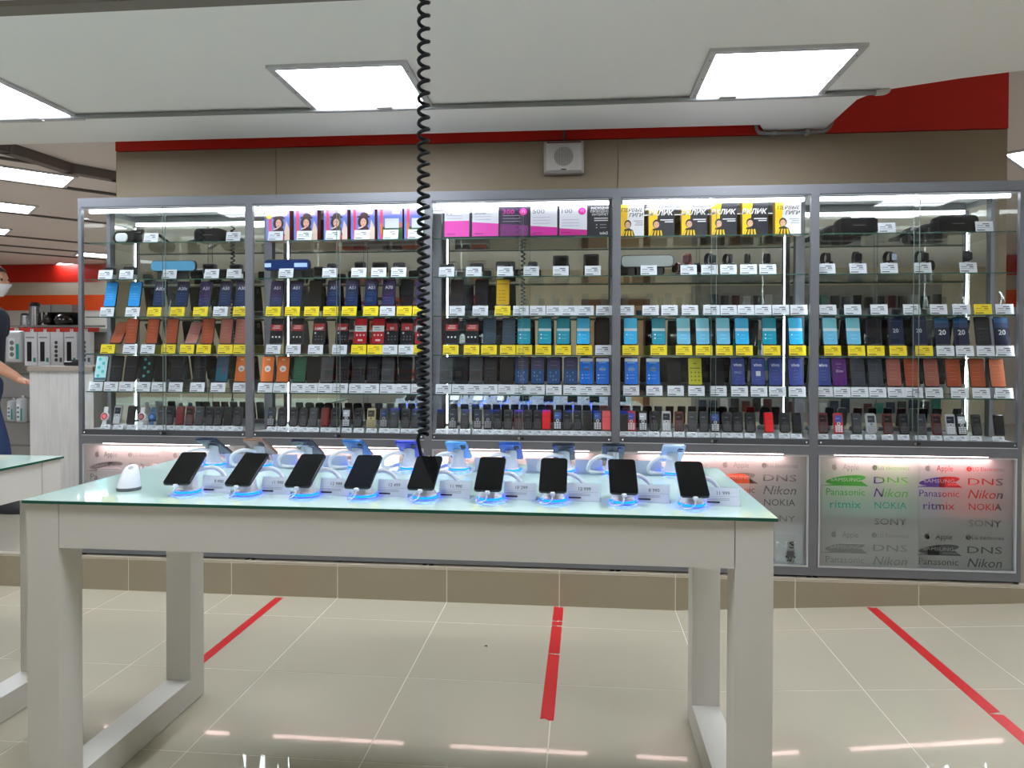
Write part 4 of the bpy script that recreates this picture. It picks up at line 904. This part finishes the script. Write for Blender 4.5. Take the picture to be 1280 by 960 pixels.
# ------------------------------------------------------------------ counter, goods and shopper in the rear hall
cx0, cz1 = atY(37, 458, 4.05); cx1 = -2.95
t = T('service_counter', 'pale wood-grain service counter beside the first glass case', 'counter', (cx0, 4.05, UP))
def grain(nt):
    b = nt.nodes.new('ShaderNodeBsdfPrincipled'); tc = nt.nodes.new('ShaderNodeTexCoord'); mp = nt.nodes.new('ShaderNodeMapping'); mp.inputs['Scale'].default_value = (40, 40, 3)
    n_ = nt.nodes.new('ShaderNodeTexNoise'); n_.inputs['Scale'].default_value = 1.5; cr = nt.nodes.new('ShaderNodeValToRGB')
    cr.color_ramp.elements[0].color = lin((176, 172, 170)) + (1,); cr.color_ramp.elements[1].color = lin((214, 211, 208)) + (1,)
    nt.links.new(tc.outputs['Object'], mp.inputs[0]); nt.links.new(mp.outputs[0], n_.inputs[0]); nt.links.new(n_.outputs[0], cr.inputs[0]); nt.links.new(cr.outputs[0], b.inputs['Base Color']); b.inputs['Roughness'].default_value = .5
    return b.outputs[0]
GRAIN = nodemat('pale_wood', grain)
MB().box(0, cx1-cx0, 0, .45, 0, cz1-UP-.03, GRAIN).build('front_panel', t)
MB().box(-.01, cx1-cx0, -.01, .47, cz1-UP-.03, cz1-UP, M((150, 138, 128), .4)).build('worktop', t)
x, _ = atY(88, 455, 4.2)
t = T('desk_phone', 'small black handset lying on the service counter', 'handset', (x, 4.2, cz1+.001))
MB().slab(rr(.10, .028, .012, 3, 0, .014), [(0, .004), (.008, 0), (.04, 0), (.05, .006)], BLACK).build('body', t)
MB().slab(rr(.04, .012, .005, 3, .02, .034), [(.006, 0), (.03, .002)], M((50, 52, 56), .4)).build('button', t)
# rack with hanging packs
GY = 5.35
gx0, gz = atY(-30, 410, GY); gx1, _ = atY(118, 410, GY)
t = T('goods_rack', 'grey rack with a red front rail behind the counter', 'rack', (gx0, GY, UP))
MB().box(0, gx1-gx0, .06, .5, gz-UP-.03, gz-UP, M((196, 190, 186), .5)).build('shelf_board', t)
MB().box(0, gx1-gx0, .04, .06, gz-UP-.03, gz-UP+.004, M((196, 52, 30), .5)).build('front_rail', t)
pb = MB().box(0, gx1-gx0, .16, .18, 0, gz-UP-.03, M((150, 148, 146), .6)); pb.build('back_panel', t)
for q in range(7): MB().box(.02, gx1-gx0-.02, .152, .16, .15+.2*q, .165+.2*q, M((120, 118, 116), .5)).build('slat', t)
def pack(u0, u1, v0, v1, label, kind):
    xa_, za_ = atY(u0, v1, GY+.03); xb_, zb2 = atY(u1, v0, GY+.03); w_, h_ = xb_-xa_, zb2-za_
    t = T('extension_cord_pack', label, 'packaged cord', ((xa_+xb_)/2, GY+.0, za_), 0, 'packs hanging on the rack')
    if kind == 'box':
        MB().box(-w_/2, w_/2, 0, .035, 0, h_*.93, M((222, 222, 226), .4)).build('carton', t)
        MB().box(-w_*.28, w_*.06, -.004, 0, h_*.12, h_*.66, M((20, 20, 26), .4)).rect(w_*.2, h_*.1, w_*.4, h_*.22, -.001, M((40, 150, 130), .5)).rect(-w_*.4, h_*.76, w_*.3, h_*.80, -.001, M((150, 150, 156), .5)).build('print', t)
    elif kind == 'sock':
        MB().box(-w_/2, w_/2, 0, .035, 0, h_*.93, M((222, 222, 226), .4)).build('carton', t)
        b = MB()
        for q in range(5): b.disc(-.006, h_*(.16+.12*q), -.001, w_*.14, M((70, 70, 80), .5), 10)
        b.rect(w_*.22, h_*.1, w_*.42, h_*.22, -.001, M((80, 84, 96), .5)); b.build('print', t)
    else:
        MB().slab(rr(w_, h_*.95, .02, 3, 0, h_*.47), [(-.03, .02), (-.02, .006), (.01, 0), (.03, .015)], M((206, 212, 216), .18)).build('bag', t)
        MB().slab(rr(w_*.4, h_*.62, .01, 3, 0, h_*.42), [(-.036, .003), (-.03, 0)], M((234, 234, 236), .4)).build('socket_strip', t)
        b = MB()
        for q in range(3): b.disc(0, h_*(.24+.17*q), -.0365, w_*.13, M((120, 124, 130), .4), 12)
        b.rect(w_*.22, h_*.1, w_*.4, h_*.55, -.033, M((40, 160, 150), .4)); b.build('print', t)
    MB().box(-w_*.12, w_*.12, .012, .016, h_*.93, h_+.004, M((226, 226, 228), .5)).box(-.004, .004, .010, .05, h_-.01, h_-.002, CHROME).build('hang_tab', t)
pack(34.5, 49.5, 412, 457, 'white boxed extension cord, first of four on the rack', 'box')
pack(51, 65.5, 412, 457, 'white boxed extension cord, second of four on the rack', 'box')
pack(67, 82, 412, 457, 'white box printed with a row of sockets, third on the rack', 'sock')
pack(84, 99, 412, 457, 'white boxed extension cord, fourth on the rack next to the glass case', 'box')
pack(102, 117, 412, 457, 'white boxed extension cord seen through the end glass', 'sock')
pack(12.5, 33, 411, 453, 'bagged white socket strip beside the boxed cords', 'bag')
pack(-8, 11, 411, 453, 'bagged white socket strip behind the shopper', 'bag')
pack(25, 36, 495, 528, 'bagged white socket strip hanging low on the rack', 'bag')
pack(14, 24, 498, 526, 'second bagged socket strip hanging low on the rack', 'bag')
def coffee(u, w_, h_, kind, label):
    x, _ = atY(u, 400, GY+.2); t = T('coffee_maker', label, 'coffee maker', (x, GY+.2, gz+.001), 0, 'coffee makers on the rack')
    BKM = M((24, 24, 27), .3); STL = M((176, 178, 182), .22, .9)
    if kind == 0:
        MB().cyl(0, 0, 0, h_*.85, w_*.42, w_*.36, STL, 16).build('kettle', t); MB().cyl(0, 0, h_*.85, h_, w_*.38, w_*.28, BKM, 16).build('lid', t)
        MB().tube(curve_pts([(w_*.34, 0, h_*.85), (w_*.62, 0, h_*.8), (w_*.62, 0, h_*.35), (w_*.40, 0, h_*.2)]), .009, BKM).build('handle', t)
        MB().box(-w_*.4, w_*.4, -w_*.4, w_*.4, -.0, .012, BKM).build('base', t)
    else:
        MB().box(-w_/2, w_/2, -.02, .12, 0, .03, BKM).build('base', t); MB().box(-w_/2, w_/2, .05, .12, .03, h_, BKM).build('tower', t)
        MB().box(-w_/2, w_/2, -.03, .05, h_*.68, h_, STL).build('filter_head', t)
        MB().lathe([(.001, .032), (w_*.34, .034), (w_*.40, h_*.35), (w_*.28, h_*.58), (.001, h_*.60)], M((36, 30, 28), .08), 14).build('jug', t)
coffee(44, .12, .22, 0, 'steel kettle-style coffee maker at the rack end')
coffee(60.5, .10, .20, 1, 'black coffee maker with jug in the middle of the rack')
coffee(80, .19, .20, 1, 'wide black and steel coffee maker near the glass case')
coffee(32, .10, .13, 0, 'small steel kettle half hidden behind the coffee makers')

# shopper
PY = 4.75
def J(u, v, dy=0): 
    x, z = atY(u, v, PY+dy); return Vector((x, PY+dy, z))
def skin(name, parent, joints, edges, mat, sub=2, root=0):
    me = bpy.data.meshes.new(name); me.from_pydata([tuple(j[0]) for j in joints], edges, []); o = O(name, me, parent)
    sk = o.modifiers.new('s', 'SKIN'); sk.use_smooth_shade = True
    for i, j in enumerate(joints):
        r = j[1]; me.skin_vertices[0].data[i].radius = r if isinstance(r, tuple) else (r, r)
    me.skin_vertices[0].data[root].use_root = True
    sb = o.modifiers.new('d', 'SUBSURF'); sb.levels = sub; sb.render_levels = sub
    me.materials.append(mat); return o
px, _ = atY(-22, 480, PY)
pers = T('person', 'person in dark t-shirt, jeans and white face mask walking past the counter', 'person', (0, 0, 0))
SK = M((206, 152, 124), .5); SHIRT = M((40, 46, 62), .8); JEAN = M((44, 66, 108), .8, noise=.15, scale=14); HAIR = M((48, 38, 34), .7)
H = 1.76; zb = UP
P = lambda dx, dy, h: Vector((px+dx, PY+dy, zb+h))
hd = J(-7, 357); hx = hd.x - px                          # head centre follows the photo
hand = J(33, 478, -.16); elb = J(2, 461, -.20)
hz = hand
arm = [(P(-.02, -.19, 1.40), .05), (P(.01, -.22, 1.24), .046), (elb, .04), ((elb*.45+hand*.55), .034), (hand - Vector((.05, 0, -.018)), .025), (hand, .030)]
body = [(P(0, 0, .93), .10), (P(0, 0, 1.10), (.12, .10)), (P(.0, 0, 1.30), (.14, .11)), (P(.0, 0, 1.42), (.10, .09)), (P(hx*.5, 0, 1.50), .052), (P(hx*.8, 0, 1.56), .052), (P(hx, 0, 1.63), .07)]
edges = [(i, i+1) for i in range(6)]
n0 = len(body); body += arm; edges += [(3, n0)] + [(n0+i, n0+i+1) for i in range(5)]
nh = n0+5
for q, (dy, ln) in enumerate(((-.024, .050), (-.008, .060), (.008, .056), (.022, .044))):
    k0 = len(body); body += [(hand+Vector((.035, dy, -.004)), .0105), (hand+Vector((.035+ln*.55, dy, -.016)), .0095), (hand+Vector((.035+ln*.9, dy, -.034)), .008)]
    edges += [(nh, k0), (k0, k0+1), (k0+1, k0+2)]
k0 = len(body); body += [(hand+Vector((.012, -.034, .004)), .011), (hand+Vector((.038, -.044, -.010)), .009)]; edges += [(nh, k0), (k0, k0+1)]
a2 = len(body); body += [(P(-.02, .19, 1.40), .05), (P(-.12, .23, 1.12), .042), (P(-.16, .24, .90), .032), (P(-.15, .24, .82), .03)]; edges += [(3, a2), (a2, a2+1), (a2+1, a2+2), (a2+2, a2+3)]
skin('body', pers, body, edges, SK)
skin('t_shirt', pers, [(P(0, 0, .98), (.145, .12)), (P(.01, 0, 1.12), (.155, .125)), (P(.01, 0, 1.30), (.17, .13)), (P(0, 0, 1.41), (.13, .11)), (P(hx*.3, 0, 1.465), .07), (P(-.02, -.19, 1.405), .07), (P(.01, -.22, 1.25), .064), (P(-.02, .19, 1.405), .07), (P(-.06, .22, 1.24), .064)],
     [(0, 1), (1, 2), (2, 3), (3, 4), (3, 5), (5, 6), (3, 7), (7, 8)], SHIRT, root=1)
skin('jeans', pers, [(P(0, 0, 1.00), (.14, .125)), (P(0, 0, .90), (.145, .13)), (P(.08, -.09, .80), .098), (P(.22, -.10, .48), .072), (P(.26, -.10, .10), .062), (P(-.05, .09, .80), .098), (P(-.14, .10, .47), .07), (P(-.30, .10, .12), .062)],
     [(0, 1), (1, 2), (2, 3), (3, 4), (1, 5), (5, 6), (6, 7)], JEAN)
MB().loft([[(px+.15*math.cos(2*PI*j/20), PY+.135*math.sin(2*PI*j/20), zb+z) for j in range(20)] for z in (.985, 1.025)], M((24, 22, 22), .5)).build('belt', pers)
hc = P(hx, 0, 1.645)
def headpt(a, b):
    ca, sa, cb, sb = math.cos(a), math.sin(a), math.cos(b), math.sin(b)
    x_, y_, z_ = .096*ca*cb, .076*sa*cb, .118*sb
    if ca > 0 and sb < 0: x_ *= 1-.10*(-sb)*ca
    if sb < 0: y_ *= 1+.22*sb
    if ca > .93 and -.35 < sb < .12: x_ += .020*(ca-.93)/.07
    if ca > .6 and .08 < sb < .3: x_ -= .006
    return hc + Vector((x_, y_, z_))
nb, na = 18, 28
hv = [headpt(2*PI*i/na, -PI/2+PI*j/nb) for j in range(1, nb) for i in range(na)]
fs = [(j*na+i, j*na+(i+1) % na, (j+1)*na+(i+1) % na, (j+1)*na+i) for j in range(nb-2) for i in range(na)]
MB().add(hv, fs + [tuple(range(na))[::-1], tuple(range((nb-2)*na, (nb-1)*na))], SK, True).build('head', pers)
hh = MB(); vs, fs = [], []
for j in range(9):
    for i in range(na):
        a = 2*PI*i/na; lo = -.35 if math.cos(a) < .1 else (.02 if math.cos(a) < .55 else .62); b = lo+(PI/2-.02-lo)*j/8; p = headpt(a, b); vs.append(hc+(p-hc)*1.07+Vector((-.004, 0, .004)))
fs = [(j*na+i, j*na+(i+1) % na, (j+1)*na+(i+1) % na, (j+1)*na+i) for j in range(8) for i in range(na)]
hh.add(vs, fs, HAIR, True).build('hair', pers)
mk = MB(); vs = []
for j in range(7):
    for i in range(-6, 7):
        a = i*.17; b = -.95+.85*j/6; p = headpt(a, b); vs.append(hc+(p-hc)*1.06+Vector((.012*(1-abs(i)/6), 0, 0)))
mk.add(vs, [(j*13+i, j*13+i+1, (j+1)*13+i+1, (j+1)*13+i) for j in range(6) for i in range(12)], M((226, 228, 232), .7), True).build('face_mask', pers)
for s in (-1, 1):
    MB().slab(rr(.04, .062, .018, 4), [(0, .004), (.006, 0), (.012, .006)], SK, Matrix.Translation(hc+Vector((-.005, s*.074-.006, .0)))).build('ear', pers)
    MB().lathe([(.001, -.006), (.009, -.003), (.009, .003), (.001, .006)], M((30, 24, 22), .3), 10, Matrix.Translation(hc+Vector((.083, s*.030, .018))) @ Matrix.Rotation(PI/2, 4, 'Y')).build('eye', pers)
for dx, dy, dz in ((.26, -.10, 0), (-.30, .10, .03)):
    MB().loft([[(px+dx+.05+.135*math.cos(2*PI*j/16)*k, PY+dy+.048*math.sin(2*PI*j/16)*k, zb+dz+z) for j in range(16)] for z, k in ((0, .95), (.03, 1), (.06, .8), (.09, .55))], M((40, 40, 44), .6)).build('shoe', pers)

# ------------------------------------------------------------------ shop side seen only in the mirrors
WYF = -3.0
t = T('door', 'light wood door with brown frame in the wall seen in the mirrors', 'door', (.55, WYF, 0))
MB().box(-.42, .42, 0, .04, 0, 2.05, M((206, 168, 128), .4, noise=.06, scale=4)).build('leaf', t)
fr = M((112, 72, 46), .45, noise=.1, scale=6)
MB().box(-.52, -.42, 0, .06, 0, 2.15, fr).box(.42, .52, 0, .06, 0, 2.15, fr).box(-.42, .42, 0, .06, 2.05, 2.15, fr).build('frame', t)
MB().cyl(.34, .07, .98, 1.0, .012, .012, CHROME, 10).box(.24, .35, .06, .08, .985, 1.0, CHROME).build('handle', t)
def back_shelf(x, w_, label, cols, n):
    t = T('wall_shelf_unit', label, 'shelf', (x, WYF+.02, 0))
    MB().box(-w_/2, w_/2, 0, .03, 0, 2.2, M((170, 166, 160), .6)).build('back_panel', t)
    for z in (.5, .9, 1.3, 1.65, 2.0): MB().box(-w_/2, w_/2, .03, .32, z, z+.02, M((210, 208, 204), .4)).build('shelf', t)
    for r, z in enumerate((.92, 1.32, 1.67, 2.02)):
        for i in range(n):
            hh_ = random.uniform(.14, .24); ww = w_/n*.8; b = MB().box(-ww/2, ww/2, 0, .16, 0, hh_, M(cols[(i*3+r) % len(cols)], .5)).rect(ww*.4, hh_*.3, -ww*.4, hh_*.7, .1605, M(cols[(i*3+r+1) % len(cols)], .5))
            tag(b.build('goods_box', None, (x-w_/2+w_/n*(i+.5), WYF+.12, z+.0005)), '%s carton on the %s board of the mirrored orange wall unit' % (ORD[i], ('low', 'second', 'third', 'top')[r]), 'box', 'cartons seen in the mirrors')
back_shelf(-2.6, 2.4, 'wall shelf unit of orange cartons seen in mirrors', [(214, 96, 40), (60, 60, 66), (190, 186, 180), (150, 40, 36)], 9)
t = T('pegboard', 'grey pegboard wall of hanging dark accessories seen in the mirrors', 'pegboard', (3.4, WYF+.01, 0))
MB().box(-1.7, 1.9, 0, .03, .3, 2.35, M((160, 158, 154), .6)).build('board', t)
b = MB()
for r in range(6):
    for i in range(22):
        if random.random() < .12: continue
        cc = random.choice([(30, 30, 34), (44, 44, 50), (24, 24, 30), (70, 24, 30), (30, 44, 70), (200, 200, 204), (60, 60, 62), (34, 120, 110)])
        x_ = -1.6+.16*i; z_ = .45+.31*r; b.box(x_, x_+.11, .06, .09, z_, z_+random.uniform(.14, .22), M(cc, .4))
b.build('accessory', t)['kind'] = 'stuff'
